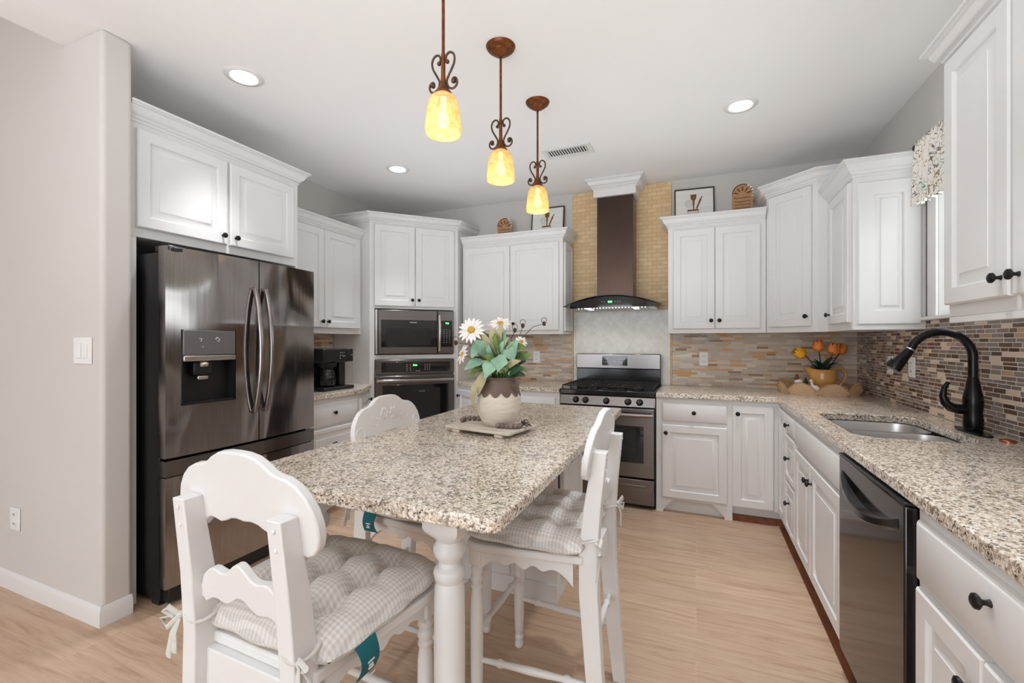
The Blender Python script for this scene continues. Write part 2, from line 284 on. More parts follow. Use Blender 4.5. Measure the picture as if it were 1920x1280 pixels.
# ------------------------------------------------------------------ mesh builder
class MB:
    def __init__(s): s.v = []; s.f = []; s.sm = []
    def add(s, vs, fs, T=None, smooth=True):
        b = len(s.v)
        s.v += [tuple(T @ Vector(p)) if T else tuple(p) for p in vs]
        s.f += [tuple(i+b for i in f) for f in fs]; return s
    def box(s, x0, x1, y0, y1, z0, z1, T=None):
        x0, x1 = sorted((x0, x1)); y0, y1 = sorted((y0, y1)); z0, z1 = sorted((z0, z1))
        return s.add([(x0,y0,z0),(x1,y0,z0),(x1,y1,z0),(x0,y1,z0),(x0,y0,z1),(x1,y0,z1),(x1,y1,z1),(x0,y1,z1)],
                     [(0,3,2,1),(4,5,6,7),(0,1,5,4),(1,2,6,5),(2,3,7,6),(3,0,4,7)], T)
    def prism(s, poly, z0, z1, T=None):      # poly CCW in xy
        n = len(poly)
        a = sum(poly[i][0]*poly[(i+1)%n][1]-poly[(i+1)%n][0]*poly[i][1] for i in range(n))
        if a < 0: poly = poly[::-1]
        vs = [(x, y, z0) for x, y in poly]+[(x, y, z1) for x, y in poly]
        fs = [tuple(range(n))[::-1], tuple(range(n, 2*n))]+[(i, (i+1) % n, n+(i+1) % n, n+i) for i in range(n)]
        return s.add(vs, fs, T)
    def plate(s, poly, y0, y1, T=None):      # poly in xz extruded along y
        R = Matrix(((1,0,0,0),(0,0,-1,0),(0,1,0,0),(0,0,0,1)))
        return s.prism(poly, -y1, -y0, (T or Matrix()) @ R)
    def lathe(s, prof, n=32, T=None, caps=True):   # prof [(r,z)]
        vs = []; fs = []
        for r, z in prof:
            for k in range(n): a = 2*PI*k/n; vs.append((r*math.cos(a), r*math.sin(a), z))
        m = len(prof)
        for i in range(m-1):
            for k in range(n):
                k2 = (k+1) % n; fs.append((i*n+k, i*n+k2, (i+1)*n+k2, (i+1)*n+k))
        if caps:
            if prof[0][0] > 1e-5: fs.append(tuple(range(n))[::-1])
            if prof[-1][0] > 1e-5: fs.append(tuple((m-1)*n+k for k in range(n)))
        return s.add(vs, fs, T)
    def tube(s, pts, r, n=10, T=None, closed=False, flat=1.0):
        pts = [Vector(p) for p in pts]; m = len(pts)
        rr = r if isinstance(r, (list, tuple)) else [r]*m
        vs = []; fs = []; up = None
        for i, p in enumerate(pts):
            if closed: t = pts[(i+1) % m]-pts[i-1]
            else: t = pts[min(i+1, m-1)]-pts[max(i-1, 0)]
            t.normalize()
            if up is None: up = Vector((0, 0, 1)) if abs(t.z) < .9 else Vector((1, 0, 0))
            u = (up-t*up.dot(t)).normalized(); w = t.cross(u); up = u
            for k in range(n):
                a = 2*PI*k/n; vs.append(p+u*(math.cos(a)*rr[i])+w*(math.sin(a)*rr[i]*flat))
        for i in range(m if closed else m-1):
            for k in range(n):
                k2 = (k+1) % n; j = (i+1) % m; fs.append((i*n+k, i*n+k2, j*n+k2, j*n+k))
        if not closed: fs += [tuple(range(n))[::-1], tuple((m-1)*n+k for k in range(n))]
        return s.add(vs, fs, T)
    def beam(s, secs, T=None):               # secs: list of (cx,cy,cz,hx,hy) rectangles stacked
        vs = []; fs = []
        for cx, cy, cz, hx, hy in secs: vs += [(cx-hx,cy-hy,cz),(cx+hx,cy-hy,cz),(cx+hx,cy+hy,cz),(cx-hx,cy+hy,cz)]
        for i in range(len(secs)-1):
            for k in range(4): fs.append((4*i+k, 4*i+(k+1) % 4, 4*i+4+(k+1) % 4, 4*i+4+k))
        fs += [(3,2,1,0), tuple(4*(len(secs)-1)+k for k in range(4))]
        return s.add(vs, fs, T)
    def door(s, x0, x1, z0, z1, y=0, th=.02, st=.055, raised=True, T=None, bw=.030):
        if raised:
            rings = [(0, 0), (0, th-.005), (.005, th), (st, th), (st+.004, th-.004), (st+.005, th-.012), (st+.014, th-.0125), (st+.014+bw, th-.003), (st+.015+bw, th-.001)]
        else: rings = [(0, 0), (0, th-.008), (.005, th-.003), (.010, th)]
        vs = []; fs = []
        for i, (a, h) in enumerate(rings): vs += [(x0+a, y-h, z0+a), (x1-a, y-h, z0+a), (x1-a, y-h, z1-a), (x0+a, y-h, z1-a)]
        for i in range(len(rings)-1):
            for k in range(4): fs.append((4*i+k, 4*i+(k+1) % 4, 4*i+4+(k+1) % 4, 4*i+4+k))
        n = 4*(len(rings)-1); fs += [(n, n+1, n+2, n+3), (3, 2, 1, 0)]
        return s.add(vs, fs, T)
    def sweep(s, path, prof, T=None, closed=False):     # path [(x,y)], prof [(out,z)] closed section; out = right of travel
        m = len(path); k = len(prof); vs = []; fs = []
        for i in range(m):
            p = Vector(path[i]).to_2d()
            ds = []
            if i > 0 or closed: ds.append((p-Vector(path[i-1])).normalized())
            if i < m-1 or closed: ds.append((Vector(path[(i+1) % m])-p).normalized())
            ns = [Vector((d.y, -d.x)) for d in ds]
            nn = sum(ns, Vector((0, 0))).normalized(); nn = nn/max(.3, nn.dot(ns[0]))
            for o, z in prof: vs.append((p.x+nn.x*o, p.y+nn.y*o, z))
        for i in range(m if closed else m-1):
            j = (i+1) % m
            for q in range(k): q2 = (q+1) % k; fs.append((i*k+q, i*k+q2, j*k+q2, j*k+q))
        if not closed: fs += [tuple(range(k))[::-1], tuple((m-1)*k+q for q in range(k))]
        return s.add(vs, fs, T)
    def ball(s, c, r, n=12, m=8, sc=(1, 1, 1), T=None):
        vs = [(c[0], c[1], c[2]-r*sc[2])]; fs = []
        for i in range(1, m):
            a = PI*i/m
            for k in range(n):
                b = 2*PI*k/n; vs.append((c[0]+r*sc[0]*math.sin(a)*math.cos(b), c[1]+r*sc[1]*math.sin(a)*math.sin(b), c[2]-r*sc[2]*math.cos(a)))
        vs.append((c[0], c[1], c[2]+r*sc[2])); L = len(vs)-1
        for k in range(n): k2 = (k+1) % n; fs.append((0, 1+k2, 1+k)); fs.append((L, 1+(m-2)*n+k, 1+(m-2)*n+k2))
        for i in range(m-2):
            for k in range(n): k2 = (k+1) % n; fs.append((1+i*n+k, 1+i*n+k2, 1+(i+1)*n+k2, 1+(i+1)*n+k))
        return s.add(vs, fs, T)
    def build(s, name, material, parent=None, bev=0, world=False, smooth=35, seg=2):
        me = bpy.data.meshes.new(name)
        vs = s.v
        if world and parent is not None:
            Mi = gmat(parent).inverted(); vs = [tuple(Mi @ Vector(p)) for p in vs]
        me.from_pydata(vs, [], s.f); me.validate()
        bm = bmesh.new(); bm.from_mesh(me); bmesh.ops.recalc_face_normals(bm, faces=bm.faces); bm.to_mesh(me); bm.free()
        me.materials.append(M[material] if isinstance(material, str) else material)
        o = bpy.data.objects.new(name, me); C.objects.link(o)
        if parent is not None: o.parent = parent
        me.shade_smooth(); me.set_sharp_from_angle(angle=math.radians(smooth))
        if bev:
            b = o.modifiers.new('bevel', 'BEVEL'); b.width = bev; b.segments = seg; b.limit_method = 'ANGLE'; b.angle_limit = math.radians(40); b.harden_normals = False
        return o
def gmat(o):
    m = Matrix.LocRotScale(o.location, o.rotation_euler, o.scale)
    return gmat(o.parent) @ m if o.parent else m
def tag(o, label=None, cat=None, group=None, kind=None):
    if label: o['label'] = label
    if cat: o['category'] = cat
    if group: o['group'] = group
    if kind: o['kind'] = kind
    return o
def thing(name, label, cat, loc=(0, 0, 0), rz=0, group=None):
    o = bpy.data.objects.new(name, None); C.objects.link(o); o.location = loc; o.rotation_euler = (0, 0, rz); o.empty_display_size = .1
    return tag(o, label, cat, group)
def struct(name, mb, m, **k):
    o = mb.build(name, m, **k); o['kind'] = 'structure'; return o
def copy_tree(o, parent=None, loc=None, rz=None, label=None):
    c = o.copy(); C.objects.link(c)
    if parent is not None: c.parent = parent
    if loc is not None: c.location = loc
    if rz is not None: c.rotation_euler = (0, 0, rz)
    if label: c['label'] = label
    for ch in [x for x in list(bpy.data.objects) if x.parent == o and x is not c]: copy_tree(ch, c)
    return c
def text(s, size, name, material, parent, loc, rot, ext=.0006):
    cu = bpy.data.curves.new('t', 'FONT'); cu.body = s; cu.size = size; cu.extrude = ext; cu.align_x = 'CENTER'; cu.align_y = 'CENTER'; cu.resolution_u = 2
    t = bpy.data.objects.new('t', cu); C.objects.link(t)
    dg = bpy.context.evaluated_depsgraph_get(); me = bpy.data.meshes.new_from_object(t.evaluated_get(dg))
    bpy.data.objects.remove(t); me.materials.clear(); me.materials.append(M[material])
    o = bpy.data.objects.new(name, me); C.objects.link(o); o.parent = parent; o.location = loc; o.rotation_euler = rot
    return o
TR = Matrix.Translation
RX = lambda a: Matrix.Rotation(a, 4, 'X')
RY = lambda a: Matrix.Rotation(a, 4, 'Y')
RZ = lambda a: Matrix.Rotation(a, 4, 'Z')
# ------------------------------------------------------------------ room shell
XL, XR, YB, ZC = -3.205, 1.171, 4.245, 2.745
struct('floor', MB().box(-5.6, 1.4, -3.9, 4.45, -.08, 0), 'floor')
struct('ceiling', MB().box(-2.85, 1.4, -3.9, 1.2, ZC, ZC+.1).box(-3.4, 1.4, 1.2, 4.45, ZC, ZC+.1)
       .add([(-2.85, -3.9, ZC), (-2.85, 1.2, ZC), (-5.6, 1.2, ZC+1.7), (-5.6, -3.9, ZC+1.7), (-2.85, -3.9, ZC+.1), (-2.85, 1.2, ZC+.1), (-5.6, 1.2, ZC+1.8), (-5.6, -3.9, ZC+1.8)],
            [(0, 1, 2, 3), (7, 6, 5, 4), (0, 4, 5, 1), (3, 2, 6, 7), (1, 5, 6, 2), (0, 3, 7, 4)]), 'ceil')
# the adjoining living room behind the camera: it closes the space so daylight bounces as it does indoors
struct('wall_rear', MB().box(-5.6, 1.4, -3.95, -3.8, 0, 4.7), 'trimw')
struct('wall_side', MB().box(-5.7, -5.5, -3.9, 1.3, 0, 4.7), 'trimw')
struct('wall_back', MB().box(XL-.12, 1.4, YB, YB+.12, 0, ZC), 'wallk')
struct('wall_left', MB().box(XL-.12, XL, 1.29, YB, 0, ZC), 'wallk')
struct('wall_near', MB().plate([(-5.6, 0), (-2.517, 0), (-2.517, ZC), (-2.87, ZC), (-2.87, 4.7), (-5.6, 4.7)], 1.167, 1.29), 'wall', bev=.018, seg=4)
WY0, WY1, WZ0, WZ1 = 2.12, 3.0, 1.44, 2.30
wr = MB().box(XR, XR+.16, -3.9, WY0, 0, ZC).box(XR, XR+.16, WY1, YB+.12, 0, ZC).box(XR, XR+.16, WY0, WY1, 0, WZ0).box(XR, XR+.16, WY0, WY1, WZ1, ZC)
struct('wall_right', wr, 'wallk')
# window
w = tag(bpy.data.objects.new('window_1', None), kind='structure'); C.objects.link(w); w.location = (XR, 2.56, WZ0)
MB().box(XR+.10, XR+.15, WY0, WY0+.04, WZ0, WZ1).box(XR+.10, XR+.15, WY1-.04, WY1, WZ0, WZ1).box(XR+.10, XR+.15, WY0, WY1, WZ0, WZ0+.04).box(XR+.10, XR+.15, WY0, WY1, WZ1-.04, WZ1).box(XR+.105, XR+.145, WY0, WY1, 1.84, 1.88).build('window_frame', 'trimw', w, .003, world=True)
MB().box(XR+.122, XR+.126, WY0+.03, WY1-.03, WZ0+.03, WZ1-.03).build('pane', 'pane', w, world=True)
MB().box(XR-.014, XR, WY1, WY1+.09, WZ0, WZ1+.08).box(XR-.014, XR, WY0-.05, WY0, WZ0, WZ1+.08).box(XR-.014, XR, WY0-.05, WY1+.09, WZ1, WZ1+.08).build('window_casing', 'trimw', w, .004, world=True)
MB().box(XR-.035, XR+.10, WY0-.05, WY1+.11, WZ0-.022, WZ0-.0005).build('window_sill', 'trimw', w, .006, world=True)
# baseboards
bp = [(0, 0), (.013, 0), (.013, .062), (.009, .078), (.004, .09), (0, .09)]
struct('baseboard_near', MB().sweep([(-5.5, 1.167), (-2.517, 1.167), (-2.517, 1.285)], bp), 'trimw')
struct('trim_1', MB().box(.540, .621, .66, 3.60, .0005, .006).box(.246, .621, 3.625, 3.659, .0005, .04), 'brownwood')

# ------------------------------------------------------------------ backsplashes
def splash(name, label, m, boxes, **k):
    mb = MB()
    for b in boxes: mb.box(*b)
    o = mb.build(name, m, **k); return tag(o, label, 'backsplash')
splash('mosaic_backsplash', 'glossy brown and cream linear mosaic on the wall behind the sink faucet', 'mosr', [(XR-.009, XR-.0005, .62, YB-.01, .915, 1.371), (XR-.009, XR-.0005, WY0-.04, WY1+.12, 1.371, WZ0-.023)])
splash('mosaic_backsplash', 'beige and gold linear mosaic behind the orange tulips, between range and corner', 'mosb', [(-.196, XR-.010, YB-.009, YB-.0005, .915, 1.371)])
splash('mosaic_backsplash', 'beige linear mosaic between the wall oven tower and the range', 'mosb', [(-2.17, -1.118, YB-.009, YB-.0005, .915, 1.371)])
splash('mosaic_backsplash', 'small strip of linear mosaic behind the black coffee maker', 'mosl', [(XL+.0005, XL+.009, 2.33, 3.27, .915, 1.371)])
splash('travertine_tile_panel', 'tan travertine brick tile panel around the range hood chimney', 'trav', [(-1.110, -.204, YB-.011, YB-.0005, 1.592, 2.735)])
splash('marble_tile_panel', 'pale diamond marble tile panel between range and hood', 'diam', [(-1.100, -.214, YB-.011, YB-.0005, .915, 1.591)])
tag(MB().box(-1.117, -1.102, YB-.014, YB-.0005, .915, 1.590).build('tile_edge_trim', 'trav', bev=.003), 'thin tan pencil tile edge beside pale diamond tiles, oven side', 'trim')
tag(MB().box(-.212, -.197, YB-.014, YB-.0005, .915, 1.590).build('tile_edge_trim', 'trav', bev=.003), 'thin tan pencil tile edge beside pale diamond tiles, sink side', 'trim')

# ------------------------------------------------------------------ cabinets
KP = [(.0, .030), (.008, .0300), (.0145, .026), (.0155, .021), (.012, .017), (.006, .014), (.0048, .008), (.007, .002), (.008, 0)]
def knob(parent, x, z, y=-.02, sc=1.0):
    mb = MB().lathe([(r*sc, h*sc) for r, h in KP[::-1]], 18, RX(PI/2))
    o = mb.build('knob', 'bronze', parent); o.location = (x, y, z); return o
def doorp(par, x0, x1, z0, z1, kx=None, kz=None, y=-.0005, st=.055):
    o = MB().door(x0, x1, z0, z1, y, st=st).build('door', 'cab', par)
    if kx is not None: knob(o, kx, kz)
    return o
def drawerp(par, x0, x1, z0, z1, kx=None, kz=None, raised=False):
    o = MB().door(x0, x1, z0, z1, -.0005, raised=raised, st=.03).build('drawer', 'cab', par)
    if kx is not None: knob(o, kx, kz)
    return o
def crownprof(z0, z1, out=.062):
    h = z1-z0; f = [(0, 0), (.12, 0), (.12, .08), (.06, .10), (.06, .15), (.20, .19), (.26, .25), (.26, .31), (.40, .36), (.56, .50), (.66, .66), (.70, .76), (.84, .78), (.84, .85), (1, .88), (1, 1), (0, 1)]
    return [(a*out, z0+b*h) for a, b in f]
def cabinet(label, loc, rz, w, d, h, name='wall_cabinet', toe=False, body=None, **k):
    t = thing(name, label, 'cabinet', loc, rz)
    if body is None:
        body = MB()
        if toe:
            body.box(0, w, 0, d, .1, h).box(.0, w, .075, d, .0, .1)
        else: body.box(0, w, 0, d, 0, h)
    body.build('cabinet_body', 'cab', t, .0015)
    return t
G = .0015
# back wall, left of hood (B1)
t = cabinet('white two-door wall cabinet directly behind the flower vase', (-2.147, 3.915, 1.372), 0, 1.029, .328, .878)
doorp(t, .022, .511, .035, .845, .47, .10); doorp(t, .516, .995, .035, .845, .557, .10)
MB().sweep([(.005, 0), (1.029, 0), (1.029, .325)], crownprof(.868, .955)).build('crown_moulding', 'cab', t)
MB().door(.03, .30, .03, .84, 0, th=.018, st=.045, T=TR((1.029, 0, 0)) @ RZ(PI/2)).build('end_panel', 'cab', t)
# back wall, right of hood (B2)
t = cabinet('white two-door wall cabinet beside hood, utensil print on top', (-.214, 3.915, 1.372), 0, .712, .328, .878)
doorp(t, .040, .352, .035, .845, .325, .10); doorp(t, .356, .673, .035, .845, .385, .10)
MB().sweep([(0, .325), (0, 0), (.708, 0)], crownprof(.868, .955)).build('crown_moulding', 'cab', t)
# corner cabinet C
plan = [(.501, 3.915), (.777, 3.639), (.835, 3.639), (1.160, 3.639), (1.160, 4.243), (.501, 4.243)]
t = thing('corner_wall_cabinet', 'tall angled white corner wall cabinet with a single door', 'cabinet', (.501, 3.915, 1.372), -PI/4)
MB().prism(plan, 1.372, 2.41).build('cabinet_body', 'cab', t, .0015, world=True)
doorp(t, .028, .352, .040, 1.02, .325, .11)
MB().sweep([(.501, 4.24), (.501, 3.915), (.777, 3.639), (1.15, 3.639)], crownprof(2.40, 2.49)).build('crown_moulding', 'cab', t, world=True)
# D right wall far of window
t = cabinet('white wall cabinet on sink wall with raised end panel beside the window', (.836, 3.637, 1.372), -PI/2, .515, .329, .88)
doorp(t, .075, .485, .045, .855, .115, .108)
MB().sweep([(0.004, 0), (.515, 0), (.515, .326)], crownprof(.875, .968)).build('crown_moulding', 'cab', t)
MB().door(.02, .305, .03, .84, 0, th=.018, bw=.016, st=.075, T=TR((.515, 0, 0)) @ RZ(PI/2)).build('end_panel', 'cab', t)
# E near right
t = cabinet('white wall cabinet nearest the camera, above the sink counter', (.836, 2.066, 1.392), -PI/2, .755, .329, .91)
doorp(t, .010, .366, .042, .900, .335, .098); doorp(t, .382, .738, .042, .900, .413, .098)
MB().sweep([(0, .326), (0, 0), (.755, 0)], crownprof(.898, .978)).build('crown_moulding', 'cab', t)
MB().box(.0, .755, 0, .018, -.022, 0).build('light_rail', 'cab', t, .002)
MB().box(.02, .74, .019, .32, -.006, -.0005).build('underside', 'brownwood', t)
tag(MB().box(XR-.022, XR-.0005, .62, 2.066, 1.372, 1.384).build('tile_edge_trim', 'trimw', bev=.003), 'thin pale ledge topping the dark mosaic under the nearest wall cabinet', 'trim')
# fridge cabinet
t = thing('fridge_cabinet', 'white cabinet box over the dark refrigerator, with tall side panels', 'cabinet', (-2.58, 1.293, 0), PI/2)
MB().box(0, 1.017, 0, .624, 1.828, 2.41).box(0, .045, 0, .624, 0, 1.828).box(.999, 1.017, 0, .624, 0, 1.828).build('cabinet_body', 'cab', t, .0015)
doorp(t, .040, .500, 1.876, 2.369, .470, 1.925); doorp(t, .517, .972, 1.876, 2.369, .549, 1.925)
MB().sweep([(0.0, 0), (1.017, 0), (1.017, .62)], crownprof(2.40, 2.488)).build('crown_moulding', 'cab', t)
# left wall uppers
t = cabinet('white two-door wall cabinet above the coffee maker', (-2.875, 2.355, 1.372), PI/2, .925, .328, .888)
doorp(t, .020, .472, .048, .865, .442, .10); doorp(t, .477, .900, .048, .865, .505, .10)
MB().sweep([(0, .32), (0, 0), (.922, 0)], crownprof(.878, .958)).build('crown_moulding', 'cab', t)
# oven tower
t = thing('oven_tower_cabinet', 'tall angled white tower holding the microwave and wall oven', 'cabinet', (-2.773, 3.283, 0), PI/4)
full = [(0, 0), (.836, 0), (1.094, .258), (.376, .976), (-.301, .301)]
bk = [(0, .14), (.836, .14), (.98, .145), (1.094, .258), (.376, .976), (-.301, .301), (-.14, .145)]
b = MB().prism(full, 1.612, 2.44).prism(full, 1.138, 1.180).prism(full, .0, .395)
for a, c in ((1.180, 1.612), (.395, 1.138)):
    b.prism(bk, a, c).prism([(0, 0), (.044, 0), (.044, .14), (-.14, .14)], a, c).prism([(.792, 0), (.836, 0), (.976, .14), (.792, .14)], a, c)
b.build('cabinet_body', 'cab', t, .0015)
doorp(t, .040, .412, 1.635, 2.388, .385, 1.695); doorp(t, .418, .796, 1.635, 2.388, .447, 1.695)
drawerp(t, .04, .796, .12, .37, .42, .30, raised=True)
MB().sweep([(-.298, .298), (0, 0), (.836, 0), (1.09, .254)], crownprof(2.405, 2.49)).build('crown_moulding', 'cab', t)
# ---- base cabinets
def basebody(w, d, toe=True, x0=0): return MB().box(x0, w, 0, d, .1, .8775).box(x0, w, .075, d, 0, .1)
# back right: drawer + door + door, blind corner
t = thing('base_cabinet', 'white base cabinet beside the range with drawer, two doors and bracket feet', 'cabinet', (-.285, 3.61, 0), 0)
MB().box(0, 1.45, 0, .633, .1, .8775).box(0, 1.45, .05, .633, 0, .1).build('cabinet_body', 'cab', t, .0015)
MB().plate([(0, 0), (.05, 0), (.055, .02), (.09, .06), (.12, .095), (.12, .1), (0, .1)], 0, .05).build('bracket_foot', 'cab', t)
MB().plate([(.40, .1), (.40, .095), (.44, .06), (.475, .02), (.48, 0), (.53, 0), (.53, .1)], 0, .05).build('bracket_foot', 'cab', t)
drawerp(t, .045, .496, .700, .840, .270, .772); doorp(t, .045, .496, .118, .672, .072, .612); doorp(t, .528, .790, .112, .845, .562, .785)
# back left: between tower and range, with angled part
t = thing('base_cabinet', 'white base cabinet behind the vase, from oven tower to range', 'cabinet', (-1.795, 3.61, 0), 0)
MB().prism([(-1.795, 3.61), (-1.058, 3.61), (-1.058, 4.243), (-2.176, 4.243), (-2.176, 3.872)], .1, .8775).prism([(-1.80, 3.69), (-1.058, 3.69), (-1.058, 4.243), (-2.176, 4.243), (-2.176, 3.93)], 0, .1).build('cabinet_body', 'cab', t, .0015, world=True)
drawerp(t, .03, .705, .70, .84, .385, .775); doorp(t, .03, .365, .118, .672, .335, .60); doorp(t, .372, .705, .118, .672, .40, .60)
ang = math.atan2(3.61-3.872, -1.795+2.176)
q = MB().door(.03, .43, .118, .84, -.001, T=gmat(t).inverted() @ TR((-2.176, 3.872, 0)) @ RZ(ang)).build('door', 'cab', t)
k = knob(q, 0, 0); k.matrix_local = gmat(t).inverted() @ TR((-2.176, 3.872, 0)) @ RZ(ang) @ TR((.07, -.021, .78))
# left base
t = thing('base_cabinet', 'white drawer base cabinet between refrigerator and oven tower', 'cabinet', (-2.57, 2.335, 0), PI/2)
MB().prism([(-2.57, 2.335), (-2.57, 2.905), (-2.781, 3.281), (-3.203, 3.281), (-3.203, 2.335)], .1, .8775).prism([(-2.65, 2.335), (-2.65, 2.905), (-2.85, 3.281), (-3.203, 3.281), (-3.203, 2.335)], 0, .1).build('cabinet_body', 'cab', t, .0015, world=True)
drawerp(t, .03, .545, .675, .843, .285, .765); drawerp(t, .03, .545, .40, .655, .285, .53, raised=True); drawerp(t, .03, .545, .118, .38, .285, .25, raised=True)
ang = math.atan2(3.281-2.905, -2.781+2.57)
q = MB().door(.02, .41, .118, .84, -.001, T=gmat(t).inverted() @ TR((-2.57, 2.905, 0)) @ RZ(ang)).build('door', 'cab', t)
k = knob(q, 0, 0); k.matrix_local = gmat(t).inverted() @ TR((-2.57, 2.905, 0)) @ RZ(ang) @ TR((.33, -.021, .79))
# right run : drawers + filler
t = thing('base_cabinet', 'narrow white drawer base cabinet in the corner beyond the sink doors', 'cabinet', (.548, 3.607, 0), -PI/2)
MB().box(0, .585, 0, .620, .1, .8775).box(0, .585, .075, .620, 0, .1).build('cabinet_body', 'cab', t, .0015)
doorp(t, .03, .268, .112, .845); drawerp(t, .282, .578, .735, .845, .43, .79); drawerp(t, .282, .578, .44, .715, .43, .585, raised=True); drawerp(t, .282, .578, .112, .42, .43, .31, raised=True)
# sink base (hollow)
t = thing('sink_base_cabinet', 'white two-door sink base cabinet beside the dishwasher', 'cabinet', (.548, 3.020, 0), -PI/2)
MB().box(0, .912, 0, .018, .1, .8775).box(0, .018, .018, .620, .1, .8775).box(.894, .912, .018, .620, .1, .8775).box(.018, .894, .018, .620, .1, .118).box(0, .912, .075, .09, 0, .1).build('cabinet_body', 'cab', t, .0015)
drawerp(t, .012, .900, .705, .845)
doorp(t, .012, .386, .112, .686, .356, .600); doorp(t, .391, .900, .112, .686, .423, .600)
# near cabinet F
t = thing('base_cabinet', 'white base cabinet nearest the camera, next to the dishwasher', 'cabinet', (.548, 1.505, 0), -PI/2)
MB().box(0, .865, 0, .620, .1, .8775).box(0, .865, .075, .620, 0, .1).build('cabinet_body', 'cab', t, .0015)
drawerp(t, .030, .830, .688, .842, .353, .797)
doorp(t, .030, .322, .112, .668, .290, .59); doorp(t, .327, .830, .112, .668, .362, .59)

# ------------------------------------------------------------------ countertops
def slab(name, label, poly, z0=.878, z1=.914, m='gran', bev=.004):
    return tag(MB().prism(poly, z0, z1).build(name, m, bev=bev), label, 'countertop')
slab('granite_countertop', 'short granite counter under the coffee maker', [(-3.195, 2.335), (-2.54, 2.335), (-2.54, 2.912), (-2.747, 3.279), (-3.195, 3.279)])
slab('granite_countertop', 'granite counter between oven tower and range', [(-2.170, 4.235), (-2.170, 3.842), (-1.787, 3.58), (-1.057, 3.58), (-1.057, 4.235)])
# L shaped with sink hole
def lcounter():
    bm = bmesh.new(); z0, z1 = .878, .914
    xs = [-.284, .525, .585, 1.055, XR-.010]; ys = [.62, 2.225, 2.955, 3.575, YB-.010]
    cells = [(i, j) for i in range(1, 4) for j in range(4)]+[(0, 3)]
    hole = (2, 1)
    vt = {}
    def V(x, y, z):
        k = (round(x, 5), round(y, 5), round(z, 5))
        if k not in vt: vt[k] = bm.verts.new((x, y, z))
        return vt[k]
    for i, j in cells:
        if (i, j) == hole: continue
        for z in (z0, z1): bm.faces.new([V(xs[i], ys[j], z), V(xs[i+1], ys[j], z), V(xs[i+1], ys[j+1], z), V(xs[i], ys[j+1], z)])
    sides = set()
    for i, j in cells:
        for a, b, ni, nj in (((i, j), (i+1, j), i, j-1), ((i+1, j), (i+1, j+1), i+1, j), ((i+1, j+1), (i, j+1), i, j+1), ((i, j+1), (i, j), i-1, j)):
            if (ni, nj) not in cells:
                bm.faces.new([V(xs[a[0]], ys[a[1]], z0), V(xs[b[0]], ys[b[1]], z0), V(xs[b[0]], ys[b[1]], z1), V(xs[a[0]], ys[a[1]], z1)])
    hx0, hx1, hy0, hy1, r = .615, 1.030, 2.25, 2.93, .09
    pts = []
    for cx, cy, a0 in ((hx0+r, hy0+r, PI), (hx1-r, hy0+r, 1.5*PI), (hx1-r, hy1-r, 0), (hx0+r, hy1-r, .5*PI)):
        pts.append([(cx+r*math.cos(a0+k*PI/16), cy+r*math.sin(a0+k*PI/16)) for k in range(9)])
    cor = [(xs[2], ys[1]), (xs[3], ys[1]), (xs[3], ys[2]), (xs[2], ys[2])]
    for z in (z0, z1):
        for k in range(4):
            k2 = (k+1) % 4
            loop = [cor[k], cor[k2]]+pts[k2][:5][::-1]+pts[k][4:][::-1]
            bm.faces.new([V(x, y, z) for x, y in loop])
    allp = sum(pts, [])
    for k in range(len(allp)):
        a, b = allp[k], allp[(k+1) % len(allp)]
        bm.faces.new([V(*a, z0), V(*b, z0), V(*b, z1), V(*a, z1)])
    bmesh.ops.recalc_face_normals(bm, faces=bm.faces)
    me = bpy.data.meshes.new('granite_countertop'); bm.to_mesh(me); bm.free(); me.materials.append(M['gran'])
    o = bpy.data.objects.new('granite_countertop', me); C.objects.link(o)
    b = o.modifiers.new('bevel', 'BEVEL'); b.width = .004; b.segments = 2; b.limit_method = 'ANGLE'; b.angle_limit = math.radians(40)
    return tag(o, 'long L-shaped granite counter running past the sink to the range', 'countertop')
lcounter()
# sink
t = thing('kitchen_sink', 'undermount double bowl stainless steel sink set in the granite', 'sink', (.822, 2.59, .64))
def rrect(x0, x1, y0, y1, r, n=6):
    o = []
    for cx, cy, a0 in ((x0+r, y0+r, PI), (x1-r, y0+r, 1.5*PI), (x1-r, y1-r, 0), (x0+r, y1-r, .5*PI)):
        o += [(cx+r*math.cos(a0+k*PI/2/n), cy+r*math.sin(a0+k*PI/2/n)) for k in range(n+1)]
    return o
def bowl(x0, x1, y0, y1, z0, z1, r):
    rings = [(x0-.012, x1+.012, y0-.012, y1+.012, z1, r+.012), (x0, x1, y0, y1, z1, r), (x0+.003, x1-.003, y0+.003, y1-.003, z1-.02, r), (x0+.012, x1-.012, y0+.012, y1-.012, z0+.03, r), (x0+.03, x1-.03, y0+.03, y1-.03, z0, r*.8),
             (x0+.012, x1-.012, y0+.012, y1-.012, z0-.004, r*.8), (x0-.002, x1+.002, y0-.002, y1+.002, z0+.03, r), (x0-.012, x1+.012, y0-.012, y1+.012, z1-.003, r+.012)]
    vs = []; fs = []; n = 28
    for a, b, c, d, z, rr in rings: vs += [(x, y, z) for x, y in rrect(a, b, c, d, rr)]
    for i in range(7):
        if i == 4: continue
        for k in range(n): fs.append((i*n+k, i*n+(k+1) % n, (i+1)*n+(k+1) % n, (i+1)*n+k))
    for k in range(n): fs.append((7*n+k, 7*n+(k+1) % n, (k+1) % n, k))
    fs.append(tuple(4*n+k for k in range(n))); fs.append(tuple(5*n+k for k in range(n))[::-1])
    return MB().add(vs, fs)
